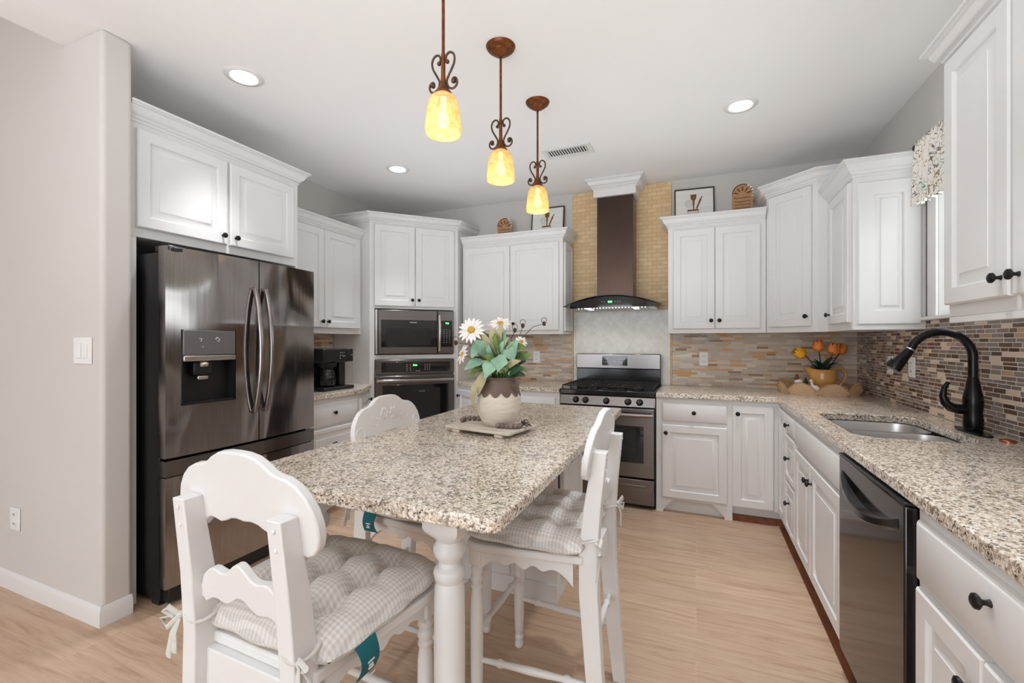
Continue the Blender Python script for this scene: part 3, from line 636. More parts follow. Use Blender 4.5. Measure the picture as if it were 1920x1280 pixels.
for nm, y0, y1, zb, zt in (('sink_bowl', 2.262, 2.618, .70, .8765), ('sink_bowl', 2.645, 2.918, .68, .8765)):
    o = bowl(.627, 1.018, y0, y1, zb, zt, .075).build(nm, 'sink', t, world=True)
    cy = (y0+y1)/2
    MB().lathe([(.0, .002), (.03, .002), (.042, .006), (.045, .0)], 24, TR((.82, cy, zb))).build('drain', 'chrome', o, world=False).matrix_local = gmat(t).inverted()
# faucet
t = thing('kitchen_faucet', 'black gooseneck pull-down faucet behind the sink', 'faucet', (1.098, 2.52, .914))
MB().prism([(.034*math.cos(a)*1.0, .125*math.sin(a) if abs(math.sin(a)) < 2 else 0) for a in [2*PI*k/40 for k in range(40)]], .0005, .008).build('base_plate', 'fauc', t, .002)
MB().lathe([(.030, .008), (.033, .02), (.033, .06), (.030, .09), (.034, .12), (.033, .15), (.025, .19), (.020, .225), (.0175, .24)], 28).build('faucet_body', 'fauc', t)
pts = [(0, 0, .235), (0, 0, .28), (0, 0, .325)]+[(-.108+.108*math.cos(a), 0, .325+.108*math.sin(a)) for a in [PI*k/14*.97 for k in range(1, 14)]]
MB().tube(pts, .0165, 16).build('gooseneck', 'fauc', t)
e = Vector(pts[-1]); d = (e-Vector(pts[-2])).normalized(); d = (d+Vector((-.25, 0, 0))).normalized()
q = MB().tube([e, e+d*.006], .0175, 18).build('collar_ring', 'chrome', t)
h = MB().tube([e+d*.006, e+d*.03, e+d*.07, e+d*.10, e+d*.112], [.0175, .020, .025, .029, .026], 20).build('spray_head', 'fauc', t)
MB().tube([e+d*.07+Vector((-.024, 0, .01)), e+d*.095+Vector((-.032, 0, .006))], .006, 8).build('spray_button', 'fauc', h)
MB().tube([(-.01, .0, .10), (-.05, .0, .098), (-.075, 0, .105), (-.092, 0, .125), (-.10, 0, .155), (-.095, 0, .19), (-.082, 0, .215)], [.02, .021, .019, .017, .013, .010, .007], 14).build('lever_handle', 'fauc', t)
tag(MB().lathe([(0, .012), (.012, .0115), (.021, .010), (.024, .006), (.024, .0005)][::-1], 24, TR((1.118, 2.33, .914))).build('disposal_button', 'copper'), 'small copper ring button on the granite beside the faucet', 'button')
# outlets
def wallplate(label, loc, rz, n=1, kind='outlet', w=None, h=.118):
    wd = w or .072; t = thing('outlet_plate' if kind == 'outlet' else 'light_switch', label, 'outlet' if kind == 'outlet' else 'light switch', loc, rz)
    MB().box(-wd/2, wd/2, -.006, -.0005, -h/2, h/2).build('cover_plate', 'white', t, .003)
    if kind == 'outlet':
        for s in (1, -1):
            MB().box(-.017, .017, -.0085, -.0062, s*.024-.014, s*.024+.014).build('socket', 'white', t, .004)
            MB().box(-.009, -.006, -.0095, -.0086, s*.024-.004, s*.024+.006).box(.006, .009, -.0095, -.0086, s*.024-.004, s*.024+.006).build('slot', 'vent', t)
    else:
        for k in range(n):
            cx = (k-(n-1)/2)*.052; MB().box(cx-.018, cx+.018, -.011, -.0062, -.035, .035).build('rocker', 'white', t, .003)
    return t
wallplate('white outlet between flower vase and the range, on mosaic', (-1.481, YB-.0095, 1.15), 0)
wallplate('white outlet on beige mosaic, beside the range', (.062, YB-.0095, 1.153), 0)
wallplate('white outlet on dark mosaic, farther from camera, beyond faucet', (XR-.0095, 3.585, 1.155), -PI/2, w=.085)
wallplate('white outlet on dark mosaic directly behind the spray head', (XR-.0095, 3.275, 1.155), -PI/2, w=.085)
wallplate('white double light switch on the greige wall', (-2.662, 1.1665, 1.262), 0, 2, 'switch', w=.15, h=.125)
wallplate('white outlet low on the greige wall above baseboard', (-3.30, 1.1665, .375), 0, w=.10)
# ------------------------------------------------------------------ refrigerator (local: x along front to viewer's right, -y outward)
t = thing('refrigerator', 'dark stainless french door refrigerator with ice dispenser', 'refrigerator', (-2.35, 1.347, 0), PI/2)
FW = .912
MB().box(.012, FW-.012, .085, .84, .03, 1.745).build('fridge_body', 'black', t, .004)
MB().box(.02, .10, .10, .16, 0, .03).box(FW-.10, FW-.02, .10, .16, 0, .03).box(.02, .10, .6, .66, 0, .03).box(FW-.10, FW-.02, .6, .66, 0, .03).build('foot', 'black', t)
MB().box(.03, FW-.03, .04, .10, .02, .09).build('toe_grille', 'black', t, .004)
MB().box(.012, .09, .02, .12, 1.747, 1.775).box(.03, .07, -.0, .03, 1.748, 1.765).build('hinge_cover', 'black', t, .004)
def fdoor(x0, x1, z0, z1, hole=None):
    # gently bowed front, depth .075
    n = 14; mb = MB()
    def fy(x): u = (x-FW/2)/(FW/2); return .022*u*u
    xs = [x0+(x1-x0)*i/n for i in range(n+1)]
    if hole: xs = sorted(xs+[hole[0], hole[1]])
    zs = [z0, z1] if not hole else [z0, hole[2], hole[3], z1]
    poly = []
    for zi in range(len(zs)-1):
        for xi in range(len(xs)-1):
            a, b = xs[xi], xs[xi+1]; m = (a+b)/2
            if hole and hole[0] < m < hole[1] and zi == 1: continue
            mb.add([(a, fy(a), zs[zi]), (b, fy(b), zs[zi]), (b, fy(b), zs[zi+1]), (a, fy(a), zs[zi+1])], [(0, 1, 2, 3)])
    f = [(x, fy(x)) for x in xs]
    m = len(f)
    for z in (z0, z1): mb.add([(x, y, z) for x, y in f]+[(x1, .075, z), (x0, .075, z)], [tuple(range(m+2))])
    mb.add([(x0, f[0][1], z0), (x0, f[0][1], z1), (x0, .075, z1), (x0, .075, z0)], [(0, 1, 2, 3)])
    mb.add([(x1, f[-1][1], z0), (x1, f[-1][1], z1), (x1, .075, z1), (x1, .075, z0)], [(0, 1, 2, 3)])
    mb.add([(x0, .075, z0), (x1, .075, z0), (x1, .075, z1), (x0, .075, z1)], [(0, 1, 2, 3)])
    return mb
H = (.072, .345, .985, 1.365)
fd = fdoor(.003, .483, .735, 1.771, H).build('door', 'ss', t)
fr = fdoor(.489, FW-.003, .735, 1.771).build('door', 'ss', t)
fz = fdoor(.003, FW-.003, .645, .722).build('freezer_drawer_top', 'ssh', t)
fz2 = fdoor(.003, FW-.003, .10, .640).build('freezer_drawer', 'ss', t)
MB().box(.02, FW-.02, .03, .07, .638, .648).build('drawer_recess', 'black', t)
# dispenser
x0, x1, z0, z1 = H
dp = MB().box(x0, x1, .070, .074, z0, z1).box(x0, x0+.004, .01, .07, z0, z1).box(x1-.004, x1, .006, .07, z0, z1).box(x0, x1, .008, .07, z0, z0+.012).build('dispenser_recess', 'black', t)
MB().box(x0+.002, x1-.002, .001, .06, 1.235, z1-.002).build('dispenser_panel', 'dispenser', dp, .003)
MB().box(x0+.002, x1-.002, -.004, .05, 1.205, 1.233).build('dispenser_trim', 'chrome', dp, .004)
MB().box(.135, .235, .02, .06, 1.13, 1.203).build('ice_chute', 'black', dp, .01)
MB().box(.150, .205, .012, .03, 1.108, 1.128).build('paddle', 'chrome', dp, .005)
MB().lathe([(.026, 0), (.03, .012), (.026, .024)], 20, TR((.19, .035, 1.175))).build('nozzle', 'chrome', dp)
mb = MB()
for q in ([(.150, 1.320), (.163, 1.320), (.157, 1.305)], [(.232, 1.318), (.243, 1.326), (.256, 1.314)], [(.240, 1.310), (.250, 1.306), (.256, 1.312)], [(.166, 1.276), (.170, 1.279)]): mb.tube([(x, 0.0005, z) for x, z in q], .0015, 6)
mb.build('panel_symbols', 'white', dp)
for cx in (.452, .520):
    n = 14
    pts = [(cx, -.012-.052*math.sin(PI*i/n)**.8, .905+.70*i/n) for i in range(n+1)]
    pts = [(cx, .008, .905)]+pts+[(cx, .008, 1.605)]
    MB().tube(pts, .0145, 14, flat=1.0).build('handle', 'handle', fd if cx < .48 else fr)
# ------------------------------------------------------------------ tower appliances (share tower frame)
TO = (-2.773, 3.283); c7 = math.sqrt(.5)
def tw(x, y, z): return (TO[0]+c7*x-c7*y, TO[1]+c7*x+c7*y, z)
t = thing('microwave_oven', 'built-in stainless microwave above the wall oven', 'microwave', tw(.048, 0, 1.187), PI/4)
w, h = .740, .415
MB().box(0, w, .0, .12, 0, h).build('microwave_body', 'ssh', t, .003)
MB().box(.0, .022, -.012, -.0005, 0, h).build('side_trim', 'chrome', t, .003)
dr = MB().box(.024, .575, -.035, -.0005, .002, h-.002).build('door', 'ssh', t, .006)
MB().box(.050, .572, -.038, -.0355, .065, h-.095).build('door_glass', 'blackgl', dr)
MB().box(.095, .515, -.0395, -.0383, .085, h-.165).build('door_window', 'black', dr, .002)
text('FRIGIDAIRE', .013, 'logo_lettering', 'white', dr, (.345, -.0388, h-.118), (PI/2, 0, 0))
pts = [(.592, -.035, .03)]+[(.592, -.045-.022*math.sin(PI*i/10), .03+.34*i/10) for i in range(11)]+[(.592, -.035, .37)]
MB().tube(pts, .013, 14).build('handle', 'chrome', dr)
cp = MB().box(.579, w-.002, -.034, -.0005, .002, h-.002).build('control_panel', 'ssh', t, .004)
MB().box(.612, w-.018, -.037, -.0345, .065, h-.095).build('keypad', 'blackgl', cp)
mb = MB()
for i in range(3):
    for j in range(8): mb.box(.634+i*.028, .643+i*.028, -.0378, -.0372, .105+j*.018, .109+j*.018)
mb.build('key_marks', 'grey', cp)
MB().box(.655, .668, -.0378, -.0372, .29, .302).box(.673, .686, -.0378, -.0372, .285, .302).build('display', 'led', cp)
t = thing('wall_oven', 'stainless built-in wall oven below the microwave', 'oven', tw(.046, 0, .402), PI/4)
w, h = .744, .732
MB().box(0, w, .0, .12, 0, h).build('oven_body', 'ssh', t, .003)
cp = MB().box(.0, w, -.03, -.0005, h-.135, h).build('control_panel', 'sslight', t, .005)
MB().box(.055, w-.04, -.0325, -.0303, h-.115, h-.022).build('control_glass', 'blackgl', cp, .001)
mb = MB()
for i in range(2):
    for j in range(4): mb.box(.285+i*.03, .292+i*.03, -.0333, -.0327, h-.105+j*.018, h-.099+j*.018)
for i in range(3):
    for j in range(4): mb.box(.455+i*.022, .461+i*.022, -.0333, -.0327, h-.098+j*.016, h-.093+j*.016)
mb.box(.37, .385, -.0333, -.0327, h-.108, h-.104).box(.395, .41, -.0333, -.0327, h-.108, h-.104)
mb.build('key_marks', 'grey', cp)
MB().box(.345, .360, -.0333, -.0327, h-.06, h-.045).box(.365, .382, -.0333, -.0327, h-.06, h-.047).build('display', 'led', cp)
dr = MB().box(.0, w, -.035, -.0005, .01, h-.150).build('door', 'ssh', t, .006)
MB().box(.065, w-.055, -.0375, -.0353, .07, h-.235).build('door_glass', 'blackgl', dr, .001)
MB().box(.13, w-.14, -.0388, -.0378, .12, h-.27).build('door_window', 'black', dr)
pts = [(.02, -.035, h-.195)]+[(.02+(w-.04)*i/12, -.058-.020*math.sin(PI*i/12), h-.195) for i in range(13)]+[(w-.02, -.035, h-.195)]
MB().tube(pts, .017, 14, flat=.8).build('handle', 'handle', dr)
text('FRIGIDAIRE', .011, 'logo_lettering', 'grey', dr, (.43, -.0392, h-.30), (PI/2, 0, 0))
# ------------------------------------------------------------------ range
t = thing('gas_range', 'dark stainless gas range with black cooktop under the hood', 'range', (-1.052, 3.6, 0), 0)
w = .762
MB().box(.0, w, .03, .62, .03, .90).build('range_body', 'black', t, .003)
MB().box(.02, .07, .06, .11, 0, .03).box(w-.07, w-.02, .06, .11, 0, .03).box(.02, .07, .5, .55, 0, .03).box(w-.07, w-.02, .5, .55, 0, .03).build('foot', 'black', t)
MB().box(-.001, w+.001, -.002, .56, .868, .912).build('cooktop', 'enamel', t, .008)
cp = MB().add([(0, -.012, .79), (w, -.012, .79), (w, .012, .865), (0, .012, .865), (0, .1, .79), (w, .1, .79), (w, .1, .865), (0, .1, .865)], [(0, 1, 2, 3), (4, 7, 6, 5), (0, 4, 5, 1), (3, 2, 6, 7), (0, 3, 7, 4), (1, 5, 6, 2)]).build('knob_panel', 'ssh', t, .003)
th = math.atan2(.024, .075)
for kx in (.135, .215, .385, .555, .645):
    k = MB().lathe([(0, .030), (.016, .030), (.019, .026), (.021, .006), (.026, .002), (.027, 0)][::-1], 22).box(-.004, .004, -.019, .019, .027, .035).build('burner_knob', 'black', cp)
    k.location = (kx, -.0005, .828); k.rotation_euler = (PI/2-th, 0, 0)
mb = MB()
for kx in (.10, .26, .435, .50, .69): mb.box(kx-.010, kx+.010, .0-.0008, .0002, .836, .840)
mb.build('knob_marks', 'white', cp, smooth=30)
bg = MB().box(.0, w, .565, .625, .90, 1.055).build('backguard', 'enamel', t, .004)
bs_ = MB().box(.0, w, .545, .625, 1.0555, 1.192).build('backguard_panel', 'sslight', bg, .006)
MB().box(.245, .475, .5425, .5448, 1.085, 1.172).build('clock_panel', 'blackgl', bs_)
mb = MB()
for x, z in ((.275, 1.145), (.297, 1.145), (.275, 1.115), (.297, 1.115), (.355, 1.125), (.362, 1.115), (.400, 1.145), (.425, 1.145), (.448, 1.145), (.400, 1.115), (.425, 1.115)): mb.box(x-.005, x+.005, .5415, .5423, z-.003, z+.003)
mb.build('key_marks', 'white', bs_)
text('FRIGIDAIRE', .012, 'logo_lettering', 'white', bs_, (.36, .5442, 1.073), (PI/2, 0, 0))
# burners and grates
for bx, by, br in ((.15, .16, .045), (.15, .42, .036), (.38, .29, .05), (.61, .16, .045), (.61, .42, .036)):
    MB().lathe([(br, .9125), (br, .922), (br*.8, .926), (br*.8, .932), (0, .933)], 24, TR((bx, by, 0))).build('burner', 'iron', t)
for gx0, gx1 in ((.015, .255), (.262, .50), (.507, .747)):
    mb = MB(); z = .94; r = .0055
    mb.tube([(gx0, .03, z), (gx1, .03, z), (gx1, .54, z), (gx0, .54, z)], r, 8, closed=True)
    cx = (gx0+gx1)/2
    mb.tube([(cx, .03, z), (cx, .54, z)], r, 8).tube([(gx0, .16, z), (gx1, .16, z)], r, 8).tube([(gx0, .42, z), (gx1, .42, z)], r, 8).tube([(gx0, .29, z), (gx1, .29, z)], r, 8)
    for x in (gx0, gx1):
        for y in (.03, .29, .54): mb.tube([(x, y, z), (x, y, .9125)], r, 8)
    mb.build('burner_grate', 'iron', t)
dr = MB().box(.006, w-.006, -.03, .029, .245, .782).build('oven_door', 'ssh', t, .006)
MB().box(.085, w-.085, -.0325, -.0303, .36, .645).build('door_glass', 'blackgl', dr, .001)
MB().box(.14, w-.14, -.0340, -.0328, .40, .615).build('door_window', 'black', dr)
pts = [(.02, -.03, .735)]+[(.02+(w-.04)*i/12, -.058-.016*math.sin(PI*i/12), .735) for i in range(13)]+[(w-.02, -.03, .735)]
MB().tube(pts, .016, 14, flat=.8).build('handle', 'handle', dr)
dw_ = MB().box(.006, w-.006, -.026, .029, .035, .232).build('storage_drawer', 'ssh', t, .006)
MB().box(.07, w-.07, -.033, -.0265, .168, .188).build('handle', 'sslight', dw_, .003)
# ------------------------------------------------------------------ hood
t = thing('range_hood', 'dark chimney range hood with curved glass canopy over the range', 'range hood', (-.667, 3.78, 1.59), 0)
MB().box(-.825, -.508, 4.005, 4.232, 1.688, 2.596).build('chimney', 'hood', t, .002, world=True)
MB().box(-.852, -.482, 3.978, 4.232, 2.5965, 2.744).build('chimney_cap', 'cab', t, .002, world=True)
MB().sweep([(-.852, 4.231), (-.852, 3.978), (-.482, 3.978), (-.482, 4.231)], crownprof(2.66, 2.744, .07)).build('crown_moulding', 'cab', t, world=True)
def arch(z0, rise, hw, th, y0, y1, bow, n=20):
    mb = MB(); vs = []; fs = []
    for i in range(n+1):
        u = -1+2*i/n; x = -.667+hw*u; z = z0+rise*(1-u*u); yf = y0+bow*u*u
        vs += [(x, yf, z), (x, y1, z), (x, y1, z+th), (x, yf, z+th)]
    for i in range(n):
        for k in range(4): fs.append((4*i+k, 4*i+(k+1) % 4, 4*i+4+(k+1) % 4, 4*i+4+k))
    fs += [(0, 1, 2, 3), (4*n+3, 4*n+2, 4*n+1, 4*n)]
    return mb.add(vs, fs)
arch(1.607, .083, .41, .006, 3.745, 4.22, .05).build('glass_canopy', 'blackgl', t, world=True)
mb = MB(); vs = []; n = 20
for i in range(n+1):
    u = -1+2*i/n; x = -.667+.355*u; zt = 1.607+.082*(1-(u*.866)**2)-.003; yf = 3.775+.035*u*u
    vs += [(x, yf, 1.592), (x, 4.22, 1.592), (x, 4.22, zt), (x, yf, zt)]
fs = []
for i in range(n):
    for k in range(4): fs.append((4*i+k, 4*i+(k+1) % 4, 4*i+4+(k+1) % 4, 4*i+4+k))
fs += [(0, 1, 2, 3), (4*n+3, 4*n+2, 4*n+1, 4*n)]
hb = MB().add(vs, fs).build('hood_body', 'blackgl', t, world=True)
mb = MB()
for i in range(22):
    x = -.667-.28+.56*i/21; mb.box(x-.006, x+.006, 3.82, 4.15, 1.586, 1.5915)
mb.build('filter_grille', 'chrome', hb, world=True)
MB().box(-.685, -.652, 3.7725, 3.7745, 1.632, 1.646).build('display', 'led', hb, world=True)
mb = MB()
for x in (-.735, -.715, -.625, -.605, -.585): mb.box(x-.003, x+.003, 3.7725, 3.7745, 1.637, 1.642)
mb.build('hood_buttons', 'grey', hb, world=True)
for x in (-.86, -.47):
    MB().lathe([(0, 1.5835), (.022, 1.5835), (.024, 1.5915), (0, 1.5915)], 20, TR((x, 3.93, 0))).build('hood_lamp', 'lampwhite', hb, world=True)
    l = bpy.data.lights.new('hood_light', 'SPOT'); l.energy = 3.2; l.color = (1, .96, .9); l.spot_size = math.radians(150); l.spot_blend = 1; l.shadow_soft_size = .03
    o = bpy.data.objects.new('hood_light', l); C.objects.link(o); o.parent = t; o.matrix_local = gmat(t).inverted() @ TR((x, 3.93, 1.575))
# ------------------------------------------------------------------ dishwasher
t = thing('dishwasher', 'dark stainless dishwasher with pocket handle under the granite counter', 'dishwasher', (.548, 2.1045, 0), -PI/2)
MB().box(.003, .594, .012, .58, .02, .868).build('dishwasher_body', 'black', t, .002)
dr = MB().box(.004, .593, -.030, .011, .115, .862).build('door', 'dw', t, .005)
MB().box(.004, .594, -.0305, .010, .8625, .872).build('control_strip', 'black', t, .002)
# bowed pocket handle
n = 16; vs = []; fs = []
for i in range(n+1):
    u = -1+2*i/n; x = .2985+.258*u; b = (1-u*u); z = .80-.055*b; y = -.0302-.034*b**.7
    vs += [(x, -.0302, z+.016), (x, y, z+.012), (x, y, z-.010), (x, -.0302, z-.018)]
for i in range(n):
    for k in range(4): fs.append((4*i+k, 4*i+(k+1) % 4, 4*i+4+(k+1) % 4, 4*i+4+k))
fs += [(0, 1, 2, 3), (4*n+3, 4*n+2, 4*n+1, 4*n)]
MB().add(vs, fs).build('handle', 'enamel', dr, .002)
MB().box(.004, .593, .05, .07, .005, .112).build('toe_panel', 'black', t)
# ------------------------------------------------------------------ coffee maker (faces +X)
t = thing('coffee_maker', 'black drip coffee maker with glass carafe on the short granite counter', 'coffee maker', (-2.72, 2.80, .9145), PI/2)
MB().box(-.17, .16, -.06, .20, 0, .028).build('base', 'black', t, .006)
MB().box(-.17, .10, .085, .20, .0285, .22).box(.035, .10, -.02, .085, .0285, .22).build('tower', 'black', t, .008)
hd = MB().box(-.17, .10, -.05, .20, .2205, .335).build('brew_head', 'black', t, .012)
MB().lathe([(.068, .19), (.075, .2195)], 28, TR((-.065, .015, 0))).build('filter_basket', 'black', hd)
MB().box(.105, .165, -.045, .14, .225, .33).build('pod_side', 'black', t, .008)
MB().box(.13, .168, -.048, -.0455, .275, .282).build('silver_latch', 'chrome', t)
mb = MB()
for x, z in ((.03, .30), (.05, .30), (.03, .28), (.045, .272), (.06, .272), (.01, .30), (.01, .275), (.01, .255)): mb.box(x-.003, x+.003, -.0512, -.0502, z-.003, z+.003)
mb.build('button_marks', 'white', hd)
ca = MB().lathe([(.05, 0), (.062, .01), (.068, .05), (.062, .10), (.05, .13), (.052, .15), (.049, .15), (.047, .13), (.059, .10), (.065, .05), (.058, .014), (0, .012)], 32, TR((-.065, .015, .030))).build('carafe', 'dkglass', t)
MB().lathe([(.052, .1505), (.053, .158), (.0, .160)], 28, TR((-.065, .015, .030))).build('carafe_lid', 'black', ca)
MB().tube([(-.12, -.02, .17), (-.15, -.045, .165), (-.155, -.05, .12), (-.13, -.035, .075)], .008, 10).build('carafe_handle', 'black', ca)
# ------------------------------------------------------------------ island
t = thing('kitchen_island', 'granite topped island table on white turned legs', 'island', (-.8425, 1.77, 0), 0)
def rr(x0, x1, y0, y1, r): return rrect(x0, x1, y0, y1, r, 5)
MB().prism(rr(-1.285, -.40, .885, 2.667, .03), .879, .915).build('island_top', 'gran', t, .006, world=True, seg=3)
LP = [(.032, 0), (.040, .008), (.040, .03), (.030, .045), (.026, .06), (.038, .075), (.040, .10), (.037, .13), (.041, .36), (.0415, .52), (.040, .655), (.034, .672), (.040, .684), (.043, .695), (.040, .706), (.030, .714), (.028, .726), (.037, .738), (.043, .752), (.043, .765), (.036, .776), (.034, .782)]
for lx in (-.605, -1.08):
    lg = MB().lathe(LP, 32, TR((lx, 1.03, 0))).build('leg', 'chair', t, world=True)
    # square block that rounds into the turning
    vs = []; fs = []; N = 32
    for z, s, k in ((.7825, .034, 1), (.790, .040, .9), (.800, .047, .6), (.812, .052, .25), (.822, .053, .08), (.8785, .053, .08)):
        for i in range(N):
            a = 2*PI*i/N; c, d = math.cos(a), math.sin(a); m_ = max(abs(c), abs(d)); f = k+(1-k)/m_
            vs.append((lx+s*c*f, 1.03+s*d*f, z))
    for r in range(5):
        for i in range(N): fs.append((r*N+i, r*N+(i+1) % N, (r+1)*N+(i+1) % N, (r+1)*N+i))
    fs += [tuple(range(N))[::-1], tuple(5*N+i for i in range(N))]
    MB().add(vs, fs).build('leg_block', 'chair', lg, world=True)
bb = MB().box(-1.19, -.64, 2.142, 2.61, .0, .8785).build('island_cabinet', 'cab', t, .002, world=True)
MB().box(-.9, -.895, 2.1365, 2.1415, .02, .86).box(-1.19, -.64, 2.130, 2.1415, 0, .09).build('back_batten', 'cab', bb, world=True)
MB().door(.055, .455, .11, .85, -.0005, T=TR((-.64, 2.142, 0)) @ RZ(PI/2)).build('door', 'cab', bb, world=True)
MB().box(-.6395, -.6385, 2.150, 2.185, .15, .86).build('dark_gap', 'vent', bb, world=True)
# ------------------------------------------------------------------ counter chair
def make_chair(label):
    t = thing('counter_chair', label, 'chair', group='white counter height chairs')
    # seat board, rounded front
    poly = [(-.19, -.205), (.19, -.205), (.235, .12), (.232, .165), (.215, .195), (.12, .212), (0, .218), (-.12, .212), (-.215, .195), (-.232, .165), (-.235, .12)]
    MB().prism(poly, .595, .622).build('seat', 'chair', t, .006)
    def apron(w, T, h=.075):
        n = 40; top = .5945; vs = []
        low = []
        for i in range(n+1):
            u = -1+2*i/n; a = abs(u)
            z = top-h*(.42+.58*max(0, (a-.72)/.28)**1.3)-.010*math.cos(a*PI*5)*(1-a)-.006
            low.append((u*w, z))
        poly = [(-w, top)]+low+[(w, top)]
        return MB().plate(poly, -.010, .010, T).build('apron', 'chair', t, .0015)
    apron(.185, TR((0, .172, 0)))
    MB().box(-.143, .143, -.222, -.196, .500, .5945).build('back_rail', 'chair', t, .003)
    for s in (1, -1): apron(.165, TR((s*.185, -.005, 0)) @ RZ(PI/2-s*.10))
    prof = [(.011, 0), (.017, .006), (.019, .02), (.015, .032), (.018, .038), (.018, .05), (.014, .058), (.0175, .07), (.021, .14), (.0225, .30), (.021, .42), (.0165, .452), (.021, .46), (.021, .468), (.0165, .474), (.022, .486), (.022, .496), (.017, .504), (.0215, .514), (.0215, .524), (.018, .532), (.019, .54)]
    for s in (1, -1):
        lg = MB().lathe(prof, 20, TR((s*.198, .165, 0))).build('leg', 'chair', t)
        MB().box(s*.198-.022, s*.198+.022, .143, .187, .5405, .5945).build('leg_block', 'chair', lg, .003)
    for s in (1, -1):
        secs = [(s*.172, -.264, 0, .019, .024), (s*.168, -.238, .25, .021, .027), (s*.163, -.220, .50, .0225, .030), (s*.160, -.219, .64, .0225, .030), (s*.157, -.231, .78, .0215, .027), (s*.154, -.255, .955, .0205, .021)]
        p = MB().beam(secs).build('back_post', 'chair', t, .003)
        mb = MB()
        for z, y in ((.935, -.2755), (.895, -.2705)): mb.ball((s*.155, y, z), .005, 10, 6, (1, .4, 1))
        mb.build('peg', 'chair', p)
    # crest rail
    half = [(0, 1.068), (.03, 1.067), (.06, 1.062), (.085, 1.050), (.105, 1.036), (.122, 1.030), (.150, 1.026), (.175, 1.015), (.198, .995), (.216, .968), (.225, .940), (.226, .912), (.218, .888), (.204, .872), (.186, .865), (.170, .868),
            (.155, .872), (.140, .884), (.128, .898), (.114, .904), (.100, .902), (.080, .897), (.062, .902), (.045, .910), (.024, .913), (0, .910)]
    poly = half+[(-x, z) for x, z in half[1:-1][::-1]]
    cr = MB().plate(poly, 0, .022, TR((0, -.234, 0)) @ TR((0, 0, .95)) @ RX(math.radians(8)) @ TR((0, 0, -.95))).build('crest_rail', 'chair', t, .004, smooth=30)
    # carved flowers and scrolls on the front of the crest
    mb = MB(); TT = TR((0, -.234, 0)) @ TR((0, 0, .95)) @ RX(math.radians(8)) @ TR((0, .0225, -.95))
    def fl(cx, cz, r, n):
        for k in range(n):
            a = 2*PI*k/n; mb.ball((cx+r*.6*math.cos(a), 0, cz+r*.6*math.sin(a)), r*.38, 8, 5, (1, .35, 1), T=TT)
        mb.ball((cx, 0, cz), r*.28, 8, 5, (1, .5, 1), T=TT)
    fl(-.028, .985, .03, 6); fl(.030, .990, .03, 6); fl(-.085, .965, .014, 5); fl(.085, .968, .014, 5); fl(.11, .98, .01, 5); fl(-.11, .98, .01, 5)
    for s in (1, -1):
        sp = [(s*.185+s*(.032-.0018*k)*math.cos(k*.5), 0, .925+(.032-.0018*k)*math.sin(k*.5)) for k in range(15)]
        mb.tube(sp, .0022, 6, T=TT)
        mb.tube([(s*.06, 0, .975), (s*.09, 0, .945), (s*.12, 0, .95), (s*.14, 0, .965)], .002, 6, T=TT)
    mb.build('carving', 'chair', cr)
    # lower slat
    n = 30; up = []; lo = []
    for i in range(n+1):
        u = -1+2*i/n; a = abs(u)
        w = .018*math.cos(a*PI)+.010*math.cos(a*PI*3)+(-.018 if a > .93 else 0)
        up.append((u*.142, .795+w)); lo.append((u*.142, .724+.013*math.cos(a*PI)+.008*math.cos(a*PI*3)+(.014 if a > .93 else 0)))
    MB().plate(up[::-1]+lo, 0, .020, TR((0, -.238, 0)) @ TR((0, 0, .76)) @ RX(math.radians(6)) @ TR((0, 0, -.76))).build('back_slat', 'chair', t, .003, smooth=30)
    # stretchers
    def st(a, b, r=.0105):
        a, b = Vector(a), Vector(b); P_ = []; R_ = []
        for u, q in ((0, .75), (.18, .9), (.2, 1.35), (.225, 1.35), (.245, .95), (.5, 1.25), (.755, .95), (.775, 1.35), (.80, 1.35), (.82, .9), (1, .75)):
            P_.append(a.lerp(b, u)); R_.append(r*q)
        return MB().tube(P_, R_, 12).build('stretcher', 'chair', t)
    st((-.198, .165, .30), (.198, .165, .30)); st((-.165, -.226, .33), (.165, -.226, .33))
    for s in (1, -1): st((s*.198, .165, .21), (s*.168, -.234, .21))
    return t
ch0 = make_chair('white carved-back chair at the near end, back to the camera')
ch0.location = (-.905, .903, 0); ch0.rotation_euler = (0, 0, math.radians(-2))
copy_tree(ch0, None, (-.535, 1.575, 0), PI/2, 'white chair on the range side of the island, seen edge-on')
copy_tree(ch0, None, (-1.035, 1.61, 0), -PI/2, 'white chair on the refrigerator side of the island, floral carving visible')
